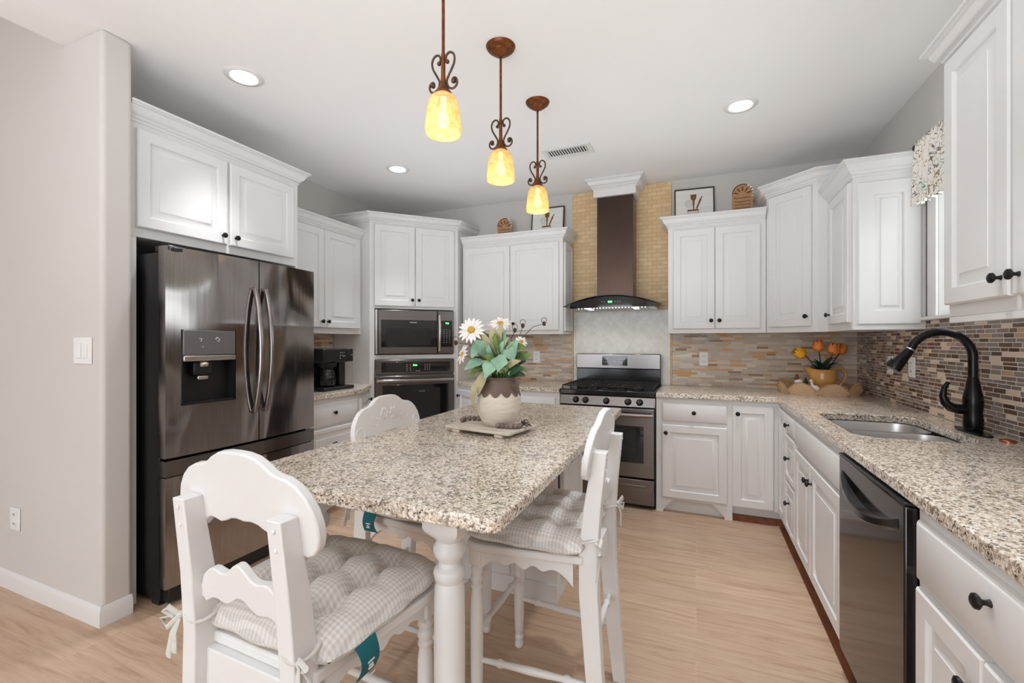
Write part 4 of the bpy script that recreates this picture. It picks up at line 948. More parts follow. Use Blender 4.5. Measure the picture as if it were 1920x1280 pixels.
# cushions
def make_cushion(label):
    t = thing('seat_cushion', label, 'cushion', group='gingham cushions tied on the chairs')
    n = 56; a, b = .236, .218; vs = []; fs = []
    tx = (-.120, 0, .120); ty = (-.11, .0, .11)
    def hh(x, y):
        u, v = abs(x/a), abs(y/b)
        e = max(0, 1-u**3.2)**.42*max(0, 1-v**3.2)**.42
        d = 0
        for i in tx:
            for j in ty: d += math.exp(-((x-i)**2+(y-j)**2)/.0011)
            d += .72*math.exp(-(x-i)**2/.00026)*(1-v**4)
        for j in ty: d += .10*math.exp(-(y-j)**2/.00022)
        return e*(1-min(.88, .62*d))
    for s in (1, -1):
        for j in range(n+1):
            for i in range(n+1):
                u = -1+2*i/n; v = -1+2*j/n
                # superellipse-ish rounded square map
                k = 1-.045*(u*u*v*v)
                w = 1+.018*math.cos(v*PI*3.3)*abs(u)**6
                w2 = 1+.018*math.cos(u*PI*3.3)*abs(v)**6
                x = u*a*k*w; y = v*b*k*w2
                z = .030+(.066*hh(u*a, v*b) if s > 0 else -.030*max(0, 1-abs(u)**6)**.4*max(0, 1-abs(v)**6)**.4)
                vs.append((x, y, z))
    m = (n+1)**2
    for q in (0, 1):
        for j in range(n):
            for i in range(n):
                k = q*m+j*(n+1)+i; fs.append((k, k+1, k+n+2, k+n+1))
    rim = [i for i in range(n+1)]+[j*(n+1)+n for j in range(1, n+1)]+[n*(n+1)+i for i in range(n-1, -1, -1)]+[j*(n+1) for j in range(n-1, 0, -1)]
    for k in range(len(rim)): p, q = rim[k], rim[(k+1) % len(rim)]; fs.append((p, q, q+m, p+m))
    MB().add(vs, fs).build('cushion_cover', 'ging', t, smooth=180)
    for s in (1, -1):
        mb = MB()
        r = .033
        loop = [(s*.160+r*math.cos(q)*1.0, -.217+r*1.12*math.sin(q), .05+.006*math.sin(2*q)) for q in [2*PI*k/20 for k in range(20)]]
        mb.tube(loop, .0045, 8, closed=True, flat=1.0)
        kx, ky = s*.160+s*.034, -.246
        mb.ball((kx, ky-.004, .05), .009, 10, 8)
        for dx, dz, L in ((.035, -.02, 1), (.028, .018, 1), (.012, -.085, 0), (.034, -.10, 0)):
            if L: mb.tube([(kx, ky-.006, .05), (kx+s*dx*.6, ky-.022, .05+dz*1.3), (kx+s*dx*1.3, ky-.020, .05+dz*.6), (kx+s*dx*.5, ky-.010, .046)], .0062, 8, flat=.5)
            else: mb.tube([(kx, ky-.006, .048), (kx+s*dx*.4, ky-.016, .048+dz*.4), (kx+s*dx, ky-.012, .05+dz)], [.005, .0085, .011], 8, flat=.4)
        mb.build('tie', 'tie', t)
    tg = MB()
    vs = []; N = 8
    for i in range(N+1):
        u = i/N; y = -.118+.0; z = .028-.075*u; x = .236+.014*math.sin(u*PI*1.1)+.004*u
        hw = .027+.004*(u-.5)**2*4
        vs += [(x, y-hw, z), (x, y+hw, z), (x+.0018, y+hw, z), (x+.0018, y-hw, z)]
    fs = []
    for i in range(N):
        for k in range(4): fs.append((4*i+k, 4*i+(k+1) % 4, 4*i+4+(k+1) % 4, 4*i+4+k))
    fs += [(0, 1, 2, 3), (4*N+3, 4*N+2, 4*N+1, 4*N)]
    tgo = MB().add(vs, fs).build('tag', 'teal', t)
    mb = MB()
    for j, (z, hw) in enumerate(((-.012, .010), (-.020, .006), (-.026, .008), (-.040, .013))): mb.box(.2525, .2545, -.118-hw, -.118+hw, z, z+(.0035 if j < 3 else .001))
    mb.build('printed_lines', 'white', tgo)
    return t
cu0 = make_cushion('tufted grey gingham cushion in the foreground, teal tag hanging'); cu0.location = (-.902, .905, .6225); cu0.rotation_euler = (0, 0, math.radians(-2))
copy_tree(cu0, None, (-.535, 1.575, .6225), PI/2, 'tufted grey gingham cushion on the chair nearest the range')
copy_tree(cu0, None, (-1.035, 1.61, .6225), -PI/2, 'grey gingham cushion mostly hidden below the island top')
# ------------------------------------------------------------------ pendants
def spiral(cx, cz, r0, r1, a0, a1, n): return [(cx+(r0+(r1-r0)*i/n)*math.cos(a0+(a1-a0)*i/n), cz+(r0+(r1-r0)*i/n)*math.sin(a0+(a1-a0)*i/n)) for i in range(n+1)]
def make_pendant(label):
    t = thing('pendant_lamp', label, 'pendant lamp', group='amber glass pendants over the island')
    MB().lathe([(.0, -.052), (.010, -.052), (.016, -.045), (.040, -.034), (.047, -.024), (.058, -.020), (.068, -.010), (.072, -.001), (0, -.0005)], 36).build('canopy', 'rust', t)
    MB().lathe([(.006, -.47), (.006, -.052)], 12).build('rod', 'rust', t)
    MB().lathe([(.0055, -.36), (.008, -.355), (.0085, -.44), (.010, -.455), (.013, -.475), (.024, -.492), (.034, -.505), (.034, -.509), (0, -.509)][::-1], 28).build('socket_cap', 'rust', t)
    for s in (1, -1):
        p = spiral(.020, -.372, .006, .0165, -PI*1.0, PI*.55, 10)
        p = [(x, z) for x, z in p][::1]
        # from the top inner curl, over the shoulder, into the waist, out to the lower curl
        top = [(.017, -.385), (.012, -.376), (.014, -.364), (.022, -.356), (.034, -.356), (.045, -.366), (.049, -.382), (.046, -.400), (.036, -.420), (.024, -.440), (.016, -.458)]
        bot = [(.018, -.474), (.027, -.488), (.042, -.493), (.055, -.486), (.060, -.472), (.055, -.458), (.045, -.454), (.039, -.461), (.043, -.467)]
        pts = [(s*x, 0, z) for x, z in top+bot]
        def cr_(P_, k=4):
            out = []
            for i in range(len(P_)-1):
                p0, p1, p2, p3 = [Vector(P_[max(0, min(len(P_)-1, i+d))]) for d in (-1, 0, 1, 2)]
                for j in range(k):
                    u = j/k; out.append(.5*((2*p1)+(p2-p0)*u+(2*p0-5*p1+4*p2-p3)*u*u+(3*p1-p0-3*p2+p3)*u**3))
            return out+[Vector(P_[-1])]
        mb = MB().tube(cr_(pts), .0042, 8)
        mb.ball((s*.018, 0, -.388), .008, 10, 8).ball((s*.045, 0, -.466), .0095, 10, 8)
        mb.build('scroll_arm', 'dkbronze', t)
    sh = [(.032, -.510), (.046, -.520), (.056, -.540), (.062, -.570), (.066, -.605), (.069, -.640), (.068, -.657)]
    MB().lathe(sh+[(r-.003, z) for r, z in sh[::-1]], 40, caps=False).build('glass_shade', 'amber', t, smooth=60)
    b = MB().lathe([(.0, -.632), (.012, -.628), (.021, -.612), (.022, -.598), (.015, -.575), (.011, -.56), (.011, -.52), (0, -.52)], 24).build('light_bulb', 'bulb', t)
    l = bpy.data.lights.new('pendant_light', 'POINT'); l.energy = .42; l.color = (1, .90, .70); l.shadow_soft_size = .03
    o = bpy.data.objects.new('pendant_light', l); C.objects.link(o); o.parent = t; o.location = (0, 0, -.645)
    return t
p0 = make_pendant('amber glass pendant lamp hanging lowest and nearest, ceiling plate out of view'); p0.location = (-.882, 1.455, ZC)
copy_tree(p0, None, (-.882, 1.990, ZC), None, 'amber glass pendant lamp, middle of the three over the island')
copy_tree(p0, None, (-.882, 2.538, ZC), None, 'amber glass pendant lamp nearest the ceiling vent')
# recessed lights
def make_can(label):
    t = thing('recessed_light', label, 'ceiling light', group='recessed ceiling lights')
    MB().lathe([(.062, -.004), (.070, -.009), (.092, -.006), (.098, -.0005), (.060, -.0005)], 40, caps=False).build('trim_ring', 'trimw', t)
    MB().lathe([(0, -.003), (.064, -.003), (.064, -.0008), (0, -.0008)], 40).build('lens', 'lampwhite', t)
    l = bpy.data.lights.new('recessed_lamp', 'SPOT'); l.energy = 92; l.color = (.93, .96, 1); l.spot_size = math.radians(66); l.spot_blend = 1.0; l.shadow_soft_size = .06
    o = bpy.data.objects.new('recessed_lamp', l); C.objects.link(o); o.parent = t; o.location = (0, 0, -.02)
    return t
r0 = make_can('round recessed ceiling light above the refrigerator aisle'); r0.location = (-2.27, 1.68, ZC)
copy_tree(r0, None, (-2.30, 3.07, ZC), None, 'round recessed ceiling light in front of the oven tower')
copy_tree(r0, None, (.25, 3.04, ZC), None, 'round recessed ceiling light over the sink side walkway')
copy_tree(r0, None, (.25, 1.66, ZC), None, 'round recessed ceiling light beyond the frame near the sink counter')
# vent
t = thing('ceiling_vent', 'white louvered ceiling air vent near the hood', 'vent', (-.897, 3.27, ZC), 0)
MB().box(-.185, -.15, -.09, .09, -.008, -.0005).box(.15, .185, -.09, .09, -.008, -.0005).box(-.15, .15, -.09, -.052, -.008, -.0005).box(-.15, .15, .052, .09, -.008, -.0005).build('vent_frame', 'trimw', t, .003)
MB().box(-.15, .15, -.052, .052, -.002, -.0005).build('vent_opening', 'vent', t)
mb = MB()
for i in range(15): mb.box(-.0008, .0008, -.052, .052, -.0045, .0045, TR((-.142+i*.0203, 0, -.007)) @ RY(.9))
mb.build('louver', 'trimw', t)
# ------------------------------------------------------------------ tray, vase, flowers on island
t = thing('wooden_tray', 'whitewashed slatted wooden tray under the vase', 'tray', (-.828, 1.765, .915), math.radians(-10))
mb = MB()
for i in range(5): mb.box(-.165, .165, -.115+i*.047, -.071+i*.047, .014, .026)
mb.build('tray_board', 'tray', t, .003)
MB().box(-.13, -.09, -.11, .115, .0003, .0137).box(.09, .13, -.11, .115, .0003, .0137).build('tray_foot', 'tray', t, .003)
for nm, pts, lb in (('bead_garland', [(-.145, -.02), (-.150, .005), (-.142, .03), (-.125, .045), (-.105, .052), (-.085, .062), (-.065, .064)], 'grey wood bead strand on the tray, oven side of the vase'),
                ('bead_garland', [(.070, -.050), (.090, -.046), (.108, -.040), (.122, -.030), (.138, -.022), (.150, -.012), (.146, .004)], 'grey wood bead strand with tassel on the tray, sink side')):
    mb = MB(); X = TR((-.828, 1.765, .915)) @ RZ(math.radians(-10))
    for k, (x, y) in enumerate(pts): mb.ball((x, y, .0375), .0112, 12, 8, T=X)
    g = mb.build(nm, 'twine'); tag(g, lb, 'garland')
    if 'tassel' in lb:
        mb = MB()
        for k in range(12): mb.tube([(.148, .012, .045), (.156+.012*math.cos(k), .02+.012*math.sin(k), .062-.002*k), (.165+.02*math.cos(k*1.3), .03+.02*math.sin(k*1.3), .034)], .0016, 5, T=X)
        mb.build('tassel', 'twig', g)
VX, VY, VZ = -.80, 1.785, .9412
t = thing('ceramic_vase', 'cream stoneware vase with scalloped brown shoulder on the tray', 'vase', (VX, VY, VZ), 0)
prof = [(0, 0), (.060, 0), (.066, .004), (.082, .03), (.094, .065), (.098, .100), (.095, .128)]
MB().lathe(prof+[(.0855, .160)], 48, caps=False).build('vase_body', 'stone', t)
# glaze shoulder with scalloped lower edge, slightly proud
n = 96; rows = 10; vs = []; fs = []
def vr(z): 
    P_ = [(.100, .098), (.128, .095), (.145, .0905), (.160, .0855), (.175, .079), (.188, .0745), (.198, .0735), (.206, .0765), (.210, .079)]
    for (z0, r0_), (z1, r1_) in zip(P_, P_[1:]):
        if z <= z1: return r0_+(r1_-r0_)*(z-z0)/(z1-z0)
    return .079
for j in range(rows+1):
    for i in range(n):
        a = 2*PI*i/n; lo = .147-.020*abs(math.sin(a*6)); z = lo+(.210-lo)*j/rows; r = vr(z)+.0015
        vs.append((r*math.cos(a), r*math.sin(a), z))
for j in range(rows):
    for i in range(n): fs.append((j*n+i, j*n+(i+1) % n, (j+1)*n+(i+1) % n, (j+1)*n+i))
b = len(vs)
for r, z in ((.074, .209), (.069, .195), (.070, .180), (.078, .16)):
    for i in range(n): a = 2*PI*i/n; vs.append((r*math.cos(a), r*math.sin(a), z))
for j, (A, B) in enumerate(((rows*n, b), (b, b+n), (b+n, b+2*n), (b+2*n, b+3*n))):
    for i in range(n): fs.append((A+i, A+(i+1) % n, B+(i+1) % n, B+i))
MB().add(vs, fs).build('glazed_shoulder', 'glaze', t)
MB().tube([(.072, -.02, .200), (.092, -.024, .202), (.102, -.027, .186), (.098, -.027, .165), (.089, -.024, .150)], .0055, 10).build('vase_handle', 'glaze', t)
# foliage
cd = Vector((.3819, -.9242, 0))       # towards the camera, used only to lean the posy forward a little
rimz = VZ+.208
def leaf(mb, base, tip, wid, up=Vector((0, 0, 1)), curl=.15, lobes=False, n=8):
    base, tip = Vector(base), Vector(tip); d = tip-base; L = d.length; t_ = d.normalized()
    s_ = t_.cross(up); s_ = s_.normalized() if s_.length > .01 else Vector((1, 0, 0)); u_ = s_.cross(t_)
    vs = []; fs = []
    for i in range(n+1):
        q = i/n
        w_ = wid*(math.sin(PI*min(1, q*.92+.04))**.8)*(1-.35*q)
        if lobes: w_ *= 1+.28*math.cos(q*PI*3+.6)
        c = base+d*q+u_*(L*curl*math.sin(PI*q))
        vs += [c-s_*w_+u_*w_*.22, c, c+s_*w_+u_*w_*.22]
    m_ = len(vs)
    for i in range(n):
        for k in (0, 1): fs.append((3*i+k, 3*i+k+1, 3*i+k+4, 3*i+k+3))
    vs2 = [v-u_*.0012 for v in vs]
    fs2 = [tuple(m_+q for q in f[::-1]) for f in fs]
    for i in range(n): fs2 += [(3*i, 3*i+3, m_+3*i+3, m_+3*i), (3*i+2, m_+3*i+2, m_+3*i+5, 3*i+5)]
    fs2 += [(0, m_, m_+1, 1), (1, m_+1, m_+2, 2), (3*n, 3*n+1, m_+3*n+1, m_+3*n), (3*n+1, 3*n+2, m_+3*n+2, m_+3*n+1)]
    mb.add(vs+vs2, fs+fs2)
rv = Vector((.9242, .3819, 0)); fv = Vector((.3819, -.9242, 0))
def VP_(a, b, c): return Vector((VX, VY, rimz))+rv*a+fv*b+Vector((0, 0, c))   # a: across, b: forward, c: above the rim
rnd = random.Random(5)
def sprig(mat_, label, spec, wid, lobes=False, curl=.15):
    """a stem with its leaves; spec: list of (base a,b,c)(tip a,b,c)"""
    t = thing('leaf_sprig', label, 'foliage', (VX, VY, rimz-.1), 0)
    mb = MB(); st_ = MB()
    for bse, tip in spec:
        leaf(mb, VP_(*bse), VP_(*tip), wid*rnd.uniform(.85, 1.1), Vector((rnd.uniform(-.3, .3), -.9, .6)), curl, lobes)
        st_.tube([VP_(bse[0]*.12, bse[1]*.12, -.10), VP_(bse[0]*.45, bse[1]*.4, min(bse[2]*.5, .02)), VP_(*bse)], .0016, 6)
    mb.build('leaves', mat_, t, world=True, smooth=60); st_.build('stem', 'leafB', t, world=True)
sprig('leafA', 'large pale teal lobed leaves at the centre of the vase posy', [((-.005, .05, .085), (-.055, .10, .0), ), ((.02, .06, .10), (.000, .11, .03)), ((.03, .03, .14), (.065, .06, .07))], .034, True)
sprig('leafA', 'pale teal leaves drooping on the oven side of the vase', [((-.06, .03, .07), (-.145, .05, .035)), ((-.05, .0, .16), (-.115, .05, .085)), ((-.04, .02, .10), (-.10, .06, .16))], .034)
sprig('leafA', 'pale teal leaf pair standing high behind the centre', [((.02, .0, .10), (.03, .02, .205)), ((.05, .02, .09), (.085, .05, .16))], .036, True)
sprig('leafB', 'mid green leaves spread through the vase posy', [((-.05, .01, .05), (-.13, .03, .0)), ((-.02, .0, .12), (-.075, .0, .20)), ((.0, .02, .10), (-.015, .05, .19)), ((.06, .0, .05), (.145, .01, .10)), ((.05, .02, .12), (.12, .03, .13)), ((-.02, .04, .06), (-.06, .08, .10))], .026)
sprig('leafC', 'beige sage leaves, one hanging down beside the vase', [((-.06, .045, .02), (-.105, .07, -.13)), ((-.05, .05, .03), (-.085, .085, -.07)), ((-.03, .02, .10), (-.075, .04, .20)), ((.0, .0, .13), (.015, .01, .235)), ((.03, .06, .04), (.095, .07, .075)), ((-.01, .02, .10), (-.035, .02, .22))], .022, curl=.2)
sprig('leafD', 'deep green leaves low on the sink side of the posy', [((.03, .05, .0), (.10, .07, .045)), ((.04, .03, .01), (.115, .03, .01)), ((.05, .0, .03), (.12, .0, .07)), ((.0, -.02, .03), (-.05, -.03, .12)), ((.02, -.02, .03), (.07, -.03, .13))], .024)
def fill(mat_, label, seed, n_, wid, rng_):
    r_ = random.Random(seed); spec = []
    for k in range(n_):
        a = rng_[0]+(rng_[1]-rng_[0])*(k+r_.random()*.6)/n_; el = r_.uniform(.15, 1.25); L = r_.uniform(.6, 1.0)
        dx, dz = math.sin(a)*L, math.cos(a)*L; b_ = r_.uniform(-.03, .05)
        spec.append(((dx*.055, b_*.5, .02+dz*.07+.02), (dx*.125, b_, .045+dz*.16)))
    sprig(mat_, label, spec, wid, curl=.22)
fill('leafC', 'thin beige leaves fanned through the back of the posy', 3, 12, .013, (-1.7, 1.7))
fill('leafB', 'small yellow-green leaves filling the posy', 11, 14, .015, (-1.8, 1.8))
fill('leafD', 'small dark leaves deep inside the posy', 21, 12, .014, (-1.6, 1.8))
fill('leafA', 'small pale teal leaves around the posy edge', 31, 9, .018, (-1.9, 1.9))
def daisy(label, c, nrm, r):
    t = thing('daisy', label, 'flower', (VX, VY, rimz-.1), 0, 'white daisies in the vase')
    nrm = nrm.normalized(); q = nrm.to_track_quat('Z', 'Y').to_matrix().to_4x4(); T = TR(c) @ q
    mb = MB()
    for k in range(17):
        a = 2*PI*k/17+rnd.uniform(-.05, .05); R_ = r*rnd.uniform(.9, 1.05)
        leaf2 = MB(); leaf(leaf2, (r*.2*math.cos(a), r*.2*math.sin(a), .001*(k % 3)), (R_*math.cos(a), R_*math.sin(a), -.004+.003*(k % 3)), r*.17, Vector((0, 0, 1)), .08, n=5)
        mb.add(leaf2.v, leaf2.f, T)
    mb.build('petals', 'petal', t, world=True, smooth=60)
    MB().ball((0, 0, .002), r*.30, 16, 8, (1, 1, .45), T=T).build('flower_centre', 'yellowc', t, world=True)
    MB().tube([VP_(0, 0, -.10), VP_(0, 0, 0).lerp(Vector(c), .5)+Vector((0, 0, .02)), Vector(c)-nrm*.006], .002, 6).build('stem', 'leafB', t, world=True)
daisy('wide open white daisy beside the microwave', VP_(-.118, .03, .205), Vector((.15, -.9, .35)), .060)
daisy('half-turned white daisy lowest at the oven side of the posy', VP_(-.155, .03, .10), Vector((-.6, -.6, .3)), .050)
daisy('white daisy at the very top of the posy, turned up', VP_(.005, -.02, .235), Vector((.2, -.55, .8)), .052)
daisy('small cream daisy on the sink side of the posy', VP_(.098, .01, .155), Vector((.6, -.6, .5)), .030)
tw_ = [([(.02, .0, .0), (.06, .0, .10), (.095, .0, .19), (.105, .0, .225)], 'dark wiry twig with a bud reaching toward the range'), ([(.0, .0, .0), (.05, .01, .12), (.055, .01, .17), (.07, .01, .205)], 'dark wiry twig with a bud above the posy centre'),
       ([(-.02, .02, .0), (-.10, .03, .13), (-.14, .03, .145), (-.185, .03, .150)], 'dark wiry twig reaching across the microwave'), ([(.03, .0, .02), (.09, .0, .16), (.15, -.01, .22), (.20, -.02, .235)], 'thin dark curling twig tip farthest to the range side')]
for pts, lb in tw_:
    t = thing('twig', lb, 'twig', (VX, VY, rimz-.1), 0, 'dark twigs in the vase')
    P_ = [VP_(*p) for p in [(0, 0, -.1)]+pts]; MB().tube(P_, [.002, .002, .0018, .0015, .0012], 6).build('stem', 'twig', t, world=True)
    e = P_[-1]; MB().ball(e, .0085, 8, 6, (1, 1, 1.3)).tube([e+rv*.012*math.cos(a)+Vector((0, 0, .014+.014*math.sin(a))) for a in [2*PI*k/10 for k in range(10)]], .0012, 5, closed=True).build('bud', 'twig', t, world=True)
t = thing('bud_cluster', 'pale green bud cluster just above the vase rim', 'flower', (VX, VY, rimz-.1), 0)
mb = MB()
for k in range(60):
    a = rnd.uniform(0, 2*PI); q = rnd.uniform(0, 1); mb.ball(VP_(.025+.035*q*math.cos(a), .055+.02*math.sin(a)*q, .018+.022*(1-q*q)+rnd.uniform(-.004, .004)), .0042, 6, 4)
mb.build('buds', 'berry', t, world=True); MB().tube([VP_(0, 0, -.1), VP_(.02, .03, 0), VP_(.025, .05, .02)], .002, 6).build('stem', 'leafB', t, world=True)
# ------------------------------------------------------------------ basket tray and its content on the corner counter
BX, BY, BZ = .845, 3.945, .9143
t = thing('wicker_tray', 'scalloped wicker basket tray in the counter corner', 'tray', (BX, BY, BZ), math.radians(-8))
A_, B_ = .240, .165; n = 180; vs = []; fs = []
for i in range(n):
    a = 2*PI*i/n; sc = abs(math.sin(a*4+.35))**.7; h = .026+.062*sc
    for (o, z) in ((0, 0), (.022, h), (.016, h), (-.007, .006)):
        vs.append(((A_+o)*math.cos(a), (B_+o)*math.sin(a), z))
for i in range(n):
    j = (i+1) % n
    for k in range(4): k2 = (k+1) % 4; fs.append((4*i+k, 4*i+k2, 4*j+k2, 4*j+k))
MB().add(vs, fs).build('scalloped_rim', 'wick', t, smooth=60)
MB().tube([((A_+.020)*math.cos(2*PI*i/n), (B_+.020)*math.sin(2*PI*i/n), .026+.062*abs(math.sin(2*PI*i/n*4+.35))**.7) for i in range(n)], .0042, 6, closed=True).build('rim_binding', 'signwood', t)
MB().lathe([(0, 0.0003), (1, .0003), (1, .007), (0, .007)], 48, Matrix.Diagonal((A_-.004, B_-.004, 1, 1))).build('tray_base', 'wick', t)
# pitcher
PX, PY, PZ = .868, 3.93, .9218
t = thing('ceramic_pitcher', 'yellow ochre pitcher with looped handle holding orange tulips', 'pitcher', (PX, PY, PZ), math.radians(16))
n = 48; prof = [(.045, 0), (.050, .006), (.046, .02), (.058, .045), (.078, .075), (.088, .105), (.086, .130), (.082, .150), (.088, .172), (.092, .178)]
vs = []; fs = []
allp = prof+[(r-.005, z+.001 if k == 0 else z) for k, (r, z) in enumerate(prof[::-1][:-1])]+[(.040, .010)]
for r, z in allp:
    for i in range(n):
        a = 2*PI*i/n; s_ = max(0, math.cos(a-PI))**8*max(0, (z-.12)/.058)
        vs.append((r*math.cos(a)-.045*s_, r*math.sin(a)*(1-.0*s_), z+.012*s_))
m_ = len(allp)
for j in range(m_-1):
    for i in range(n): fs.append((j*n+i, j*n+(i+1) % n, (j+1)*n+(i+1) % n, (j+1)*n+i))
fs += [tuple(range(n))[::-1], tuple((m_-1)*n+i for i in range(n))]
MB().add(vs, fs).build('pitcher_body', 'pitcher', t)
MB().tube([(.082, 0, .165), (.105, 0, .183), (.135, 0, .182), (.158, 0, .160), (.160, 0, .125), (.145, 0, .09), (.120, 0, .06), (.095, 0, .045), (.070, 0, .048)], [.009, .009, .009, .009, .0085, .008, .0075, .007, .006], 12).build('handle', 'pitcher', t)
# tulips
TB = Vector((PX, PY, PZ))
def tulip(label, off, tilt, m_, r=.030):
    t = thing('tulip', label, 'flower', (PX, PY, PZ+.06), 0, 'tulips in the yellow pitcher')
    c = Vector(off); d = Vector(tilt).normalized(); T = TR(c) @ d.to_track_quat('Z', 'Y').to_matrix().to_4x4()
    mb = MB()
    for k in range(6):
        a = PI/3*k; ro = 1.0 if k % 2 else .9; vs = []; fs = []
        prof = [(.25, 0), (.75, .25), (.98, .6), (1.0, 1.0), (.90, 1.4), (.80, 1.75), (.70, 2.05)]
        for j, (q, z) in enumerate(prof):
            w_ = (1.15, 1.1, 1.0, .9, .75, .5, .05)[j]*PI/3.2
            for i in range(5):
                b_ = a+w_*(i-2)/2; rr_ = r*q*ro*(1-.05*abs(i-2)); vs.append((rr_*math.cos(b_), rr_*math.sin(b_), z*r-(.002 if k % 2 else 0)))
        for j in range(6):
            for i in range(4): fs.append((5*j+i, 5*j+i+1, 5*j+i+6, 5*j+i+5))
        M_ = len(vs); vs2 = [(x*.93, y*.93, z) for x, y, z in vs]
        mb.add(vs+vs2, fs+[tuple(M_+q for q in f[::-1]) for f in fs], T)
    mb.build('petals', m_, t, world=True, smooth=60)
    MB().tube([TB+Vector((0, 0, .06)), TB+Vector(((c.x-TB.x)*.4, (c.y-TB.y)*.4, .19)), c+d*.002], .0035, 8).build('stem', 'dgreen', t, world=True)
tulip('yellow tulip leaning out over the spout', (.752, 3.90, 1.205), (-.9, -.2, .35), 'tulipy', .042)
tulip('orange tulip standing tallest in the pitcher', (.838, 3.90, 1.232), (-.1, -.2, 1), 'tulip', .042)
tulip('orange tulip above the pitcher handle', (.925, 3.91, 1.213), (.1, -.25, 1), 'tulip', .042)
tulip('dark red-orange tulip at the back toward the corner', (.985, 3.99, 1.215), (.4, .1, .9), 'tulip', .038)
t = thing('tulip_leaf_bunch', 'dark green tulip leaves filling the pitcher mouth', 'foliage', (PX, PY, PZ+.06), 0)
mb = MB()
for k in range(26):
    a = rnd.uniform(0, 2*PI); q = rnd.uniform(.05, .11)
    leaf(mb, TB+Vector((.03*math.cos(a), .03*math.sin(a), .13)), TB+Vector((q*math.cos(a)*1.25-.01, q*math.sin(a)*.8, .21+rnd.uniform(-.015, .06))), .022, curl=.25)
mb.build('leaves', 'dgreen', t, world=True, smooth=60)
# hen and goose figurines
t = thing('hen_figurine', 'small brown and white hen figurine in the wicker tray beside pitcher', 'figurine', (.705, 3.875, .9218), math.radians(200))
MB().ball((0, 0, .042), .042, 20, 12, (1.15, .85, 1)).build('body', 'hen', t)
MB().ball((.0, 0, .085), .026, 16, 10, (1.1, 1, .75)).build('white_ruff', 'henw', t)
hd = MB().ball((.012, 0, .112), .016, 14, 10, (.9, .85, 1.25)).tube([(.024, 0, .114), (.036, 0, .108)], [.004, .001], 8).build('head', 'hen', t)
MB().ball((.012, 0, .134), .009, 10, 8, (1.3, .4, 1)).ball((.022, 0, .100), .005, 8, 6, (.6, .6, 1.4)).build('comb', 'comb', hd)
MB().tube([(-.035, 0, .05), (-.055, 0, .085), (-.05, 0, .115)], [.018, .016, .004], 10, flat=.4).build('tail', 'dgreen', t)
t = thing('goose_figurine', 'small white bird figurine in front of the yellow pitcher', 'figurine', (.795, 3.815, .9218), math.radians(170))
MB().ball((0, 0, .034), .026, 18, 12, (1.2, .8, 1.25)).build('body', 'henw', t)
hd = MB().tube([(.010, 0, .05), (.018, 0, .075), (.020, 0, .092)], [.014, .010, .008], 12).ball((.022, 0, .098), .011, 12, 8).build('neck', 'henw', t)
MB().tube([(.030, 0, .098), (.044, 0, .095)], [.004, .0015], 8).build('beak', 'tulip', hd)
t = thing('goose_figurine', 'small white bird figurine below the pitcher handle', 'figurine', (.938, 3.835, .9218), math.radians(40))
MB().ball((0, 0, .026), .024, 18, 12, (1.2, .75, 1.05)).build('body', 'henw', t)
MB().tube([(.012, 0, .035), (.024, 0, .06), (.034, 0, .082)], [.012, .008, .003], 12, flat=.5).build('tail', 'henw', t)
# ------------------------------------------------------------------ prints and arch signs over the cabinets
def picture(label, x, y, z, w, h, rz=0):
    t = thing('framed_print', label, 'picture', (x, y, z), rz)
    TT = RX(math.radians(-7))
    MB().box(-w/2, -w/2+.010, 0, .022, 0, h, TT).box(w/2-.010, w/2, 0, .022, 0, h, TT).box(-w/2+.01, w/2-.01, 0, .022, 0, .010, TT).box(-w/2+.01, w/2-.01, 0, .022, h-.010, h, TT).build('frame', 'frame', t)
    p = MB().box(-w/2+.0102, w/2-.0102, .006, .014, .0102, h-.0102, TT).build('print', 'paper', t)
    # crock with utensils
    mb = MB(); c = h*.52; mb.box(-.055, .035, .0035, .0058, c-.014, c, TT).plate([(-.03, h*.86), (.018, h*.86), (.016, h*.76), (.004, h*.72), (-.002, c), (-.010, c), (-.014, h*.72), (-.028, h*.76)], .003, .0058, TT)
    mb.plate([(.012, c+.004), (.024, c+.004), (.058, h*.73), (.048, h*.77)], .003, .0058, TT).plate([(.052, h*.76), (.058, h*.745), (.068, h*.80), (.062, h*.81)], .003, .0058, TT)
    mb.build('printed_utensils', 'brownart', p)
    mb = MB()
    for k in range(9): mb.box(-.050+k*.010, -.0485+k*.010, .004, .0058, c-.13, c-.02, TT)
    for r in (.012, .020, .028): mb.tube([TT @ Vector((-.045+r*math.cos(2*PI*q/20), .0045, c+.055+r*1.2*math.sin(2*PI*q/20))) for q in range(20)], .001, 5, closed=True)
    mb.box(-.054, -.050, .004, .0058, c-.13, c-.01, TT).box(.032, .036, .004, .0058, c-.13, c-.01, TT).build('printed_crock', 'greyart', p)
picture('fully visible framed utensil crock print between hood and corner cabinet', -.012, 4.165, 2.2505, .325, .40, math.radians(4))
picture('framed utensil crock print half hidden by a pendant lamp', -1.355, 4.165, 2.2505, .335, .385)
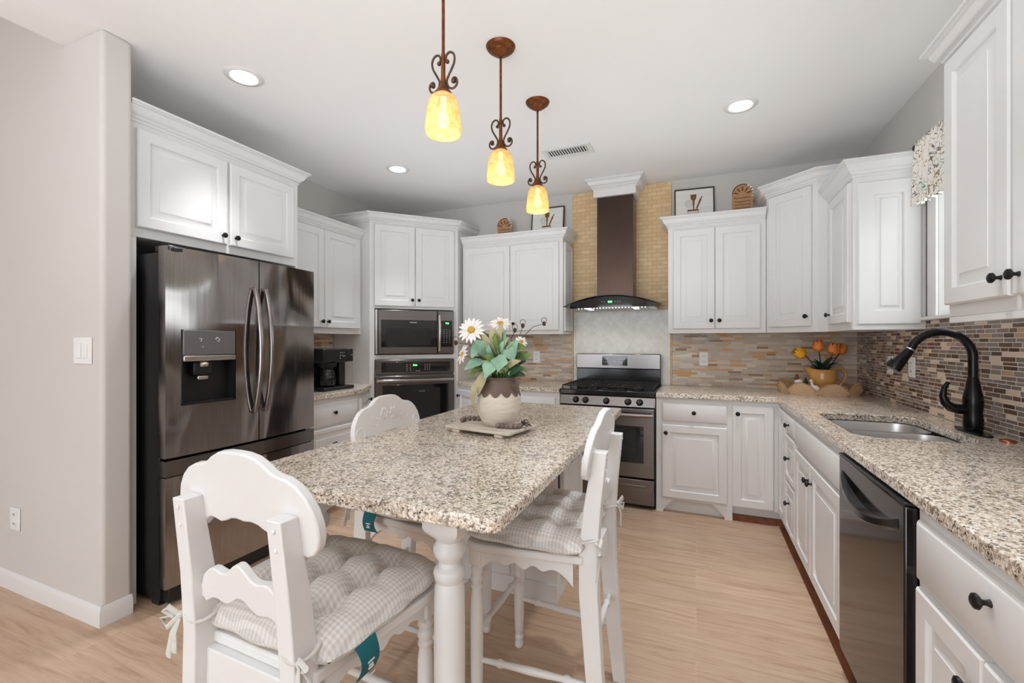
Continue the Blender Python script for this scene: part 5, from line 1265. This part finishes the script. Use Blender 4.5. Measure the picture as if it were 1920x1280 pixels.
def arch_sign(label, x, y, z, w, h, rz):
    t = thing('arch_sign', label, 'sign', (x, y, z), rz)
    r = w/2; poly = [(-r, 0), (r, 0)]+[(r*math.cos(PI*k/20), h-r+r*math.sin(PI*k/20)) for k in range(21)]
    MB().plate(poly, 0, .018).build('sign_board', 'signwood', t)
    mb = MB()
    for k in range(5):
        a = PI*(k+.5)/5; c, s_ = math.cos(a), math.sin(a); mb.tube([(c*r*.38, -.001, h-r-.01+s_*r*.38), (c*r*.82, -.001, h-r-.01+s_*r*.82)], [.003, .0055], 8)
    o_ = poly[2:]; mb.tube([(x_*.97, -.001, z_) for x_, z_ in o_], .0035, 6)
    for j, (zz, am) in enumerate(((h-r-.035, .004), (h-r-.065, .006), (h-r-.090, .004), (h-r-.118, .007))):
        mb.tube([(-r*.78+i*r*1.56/24, -.001, zz+am*math.sin(i*1.7+j)) for i in range(25)], .0019, 5)
    mb.build('carved_relief', 'signdark', t)
    mb = MB()
    for k in range(5): a = .95-.32*k; mb.ball((r*1.0*math.cos(a), -.006, h-r+r*1.0*math.sin(a)), .010-.0008*k, 10, 8)
    mb.build('bead_string', 'bead', t)
arch_sign('wooden arch sign with sunburst carving beside the oven tower', -1.770, 4.09, 2.2505, .155, .285, 0)
arch_sign('wooden arch sign with sunburst carving beside the tall corner cabinet', .350, 4.07, 2.2505, .150, .335, 0)
# ------------------------------------------------------------------ curtain rod and valance
t = thing('curtain_rod', 'black curtain rod with round finial above the window', 'curtain rod', (XR, 2.55, 2.335), 0)
MB().tube([(XR-.085, 2.075, 2.335), (XR-.085, 2.995, 2.335)], .009, 12).build('rod', 'black', t, world=True)
MB().ball((XR-.085, 3.012, 2.335), .020, 16, 10).build('finial', 'black', t, world=True)
MB().tube([(XR-.0005, 2.98, 2.335), (XR-.085, 2.98, 2.335)], .006, 8).tube([(XR-.0005, 2.09, 2.335), (XR-.085, 2.09, 2.335)], .006, 8).build('bracket', 'black', t, world=True)
n = 150; m_ = 14; vs = []; fs = []
for s in (0, .003):
    for j in range(m_+1):
        for i in range(n+1):
            y = 2.10+.875*i/n; q = j/m_; z = 2.352-.335*q+(.004*math.sin(i*.7) if j == m_ else 0)
            a_ = .011+.012*q
            x = XR-.085-.0135+s+(-.0*q)+a_*math.sin(i*.62+.25*math.sin(j*.4))*min(1, .25+q*3)-.004
            vs.append((x, y, z))
q_ = (n+1)*(m_+1)
for s in (0, 1):
    for j in range(m_):
        for i in range(n):
            k = s*q_+j*(n+1)+i; fs.append((k, k+1, k+n+2, k+n+1))
for i in range(n): fs.append((i, i+1, q_+i+1, q_+i)); k = m_*(n+1)+i; fs.append((k, k+1, q_+k+1, q_+k))
for j in range(m_): k = j*(n+1); fs.append((k, k+n+1, q_+k+n+1, q_+k)); k += n; fs.append((k, k+n+1, q_+k+n+1, q_+k))
tag(MB().add(vs, fs).build('window_valance', 'curt', smooth=180), 'white leaf-print valance hanging from the black rod', 'curtain')
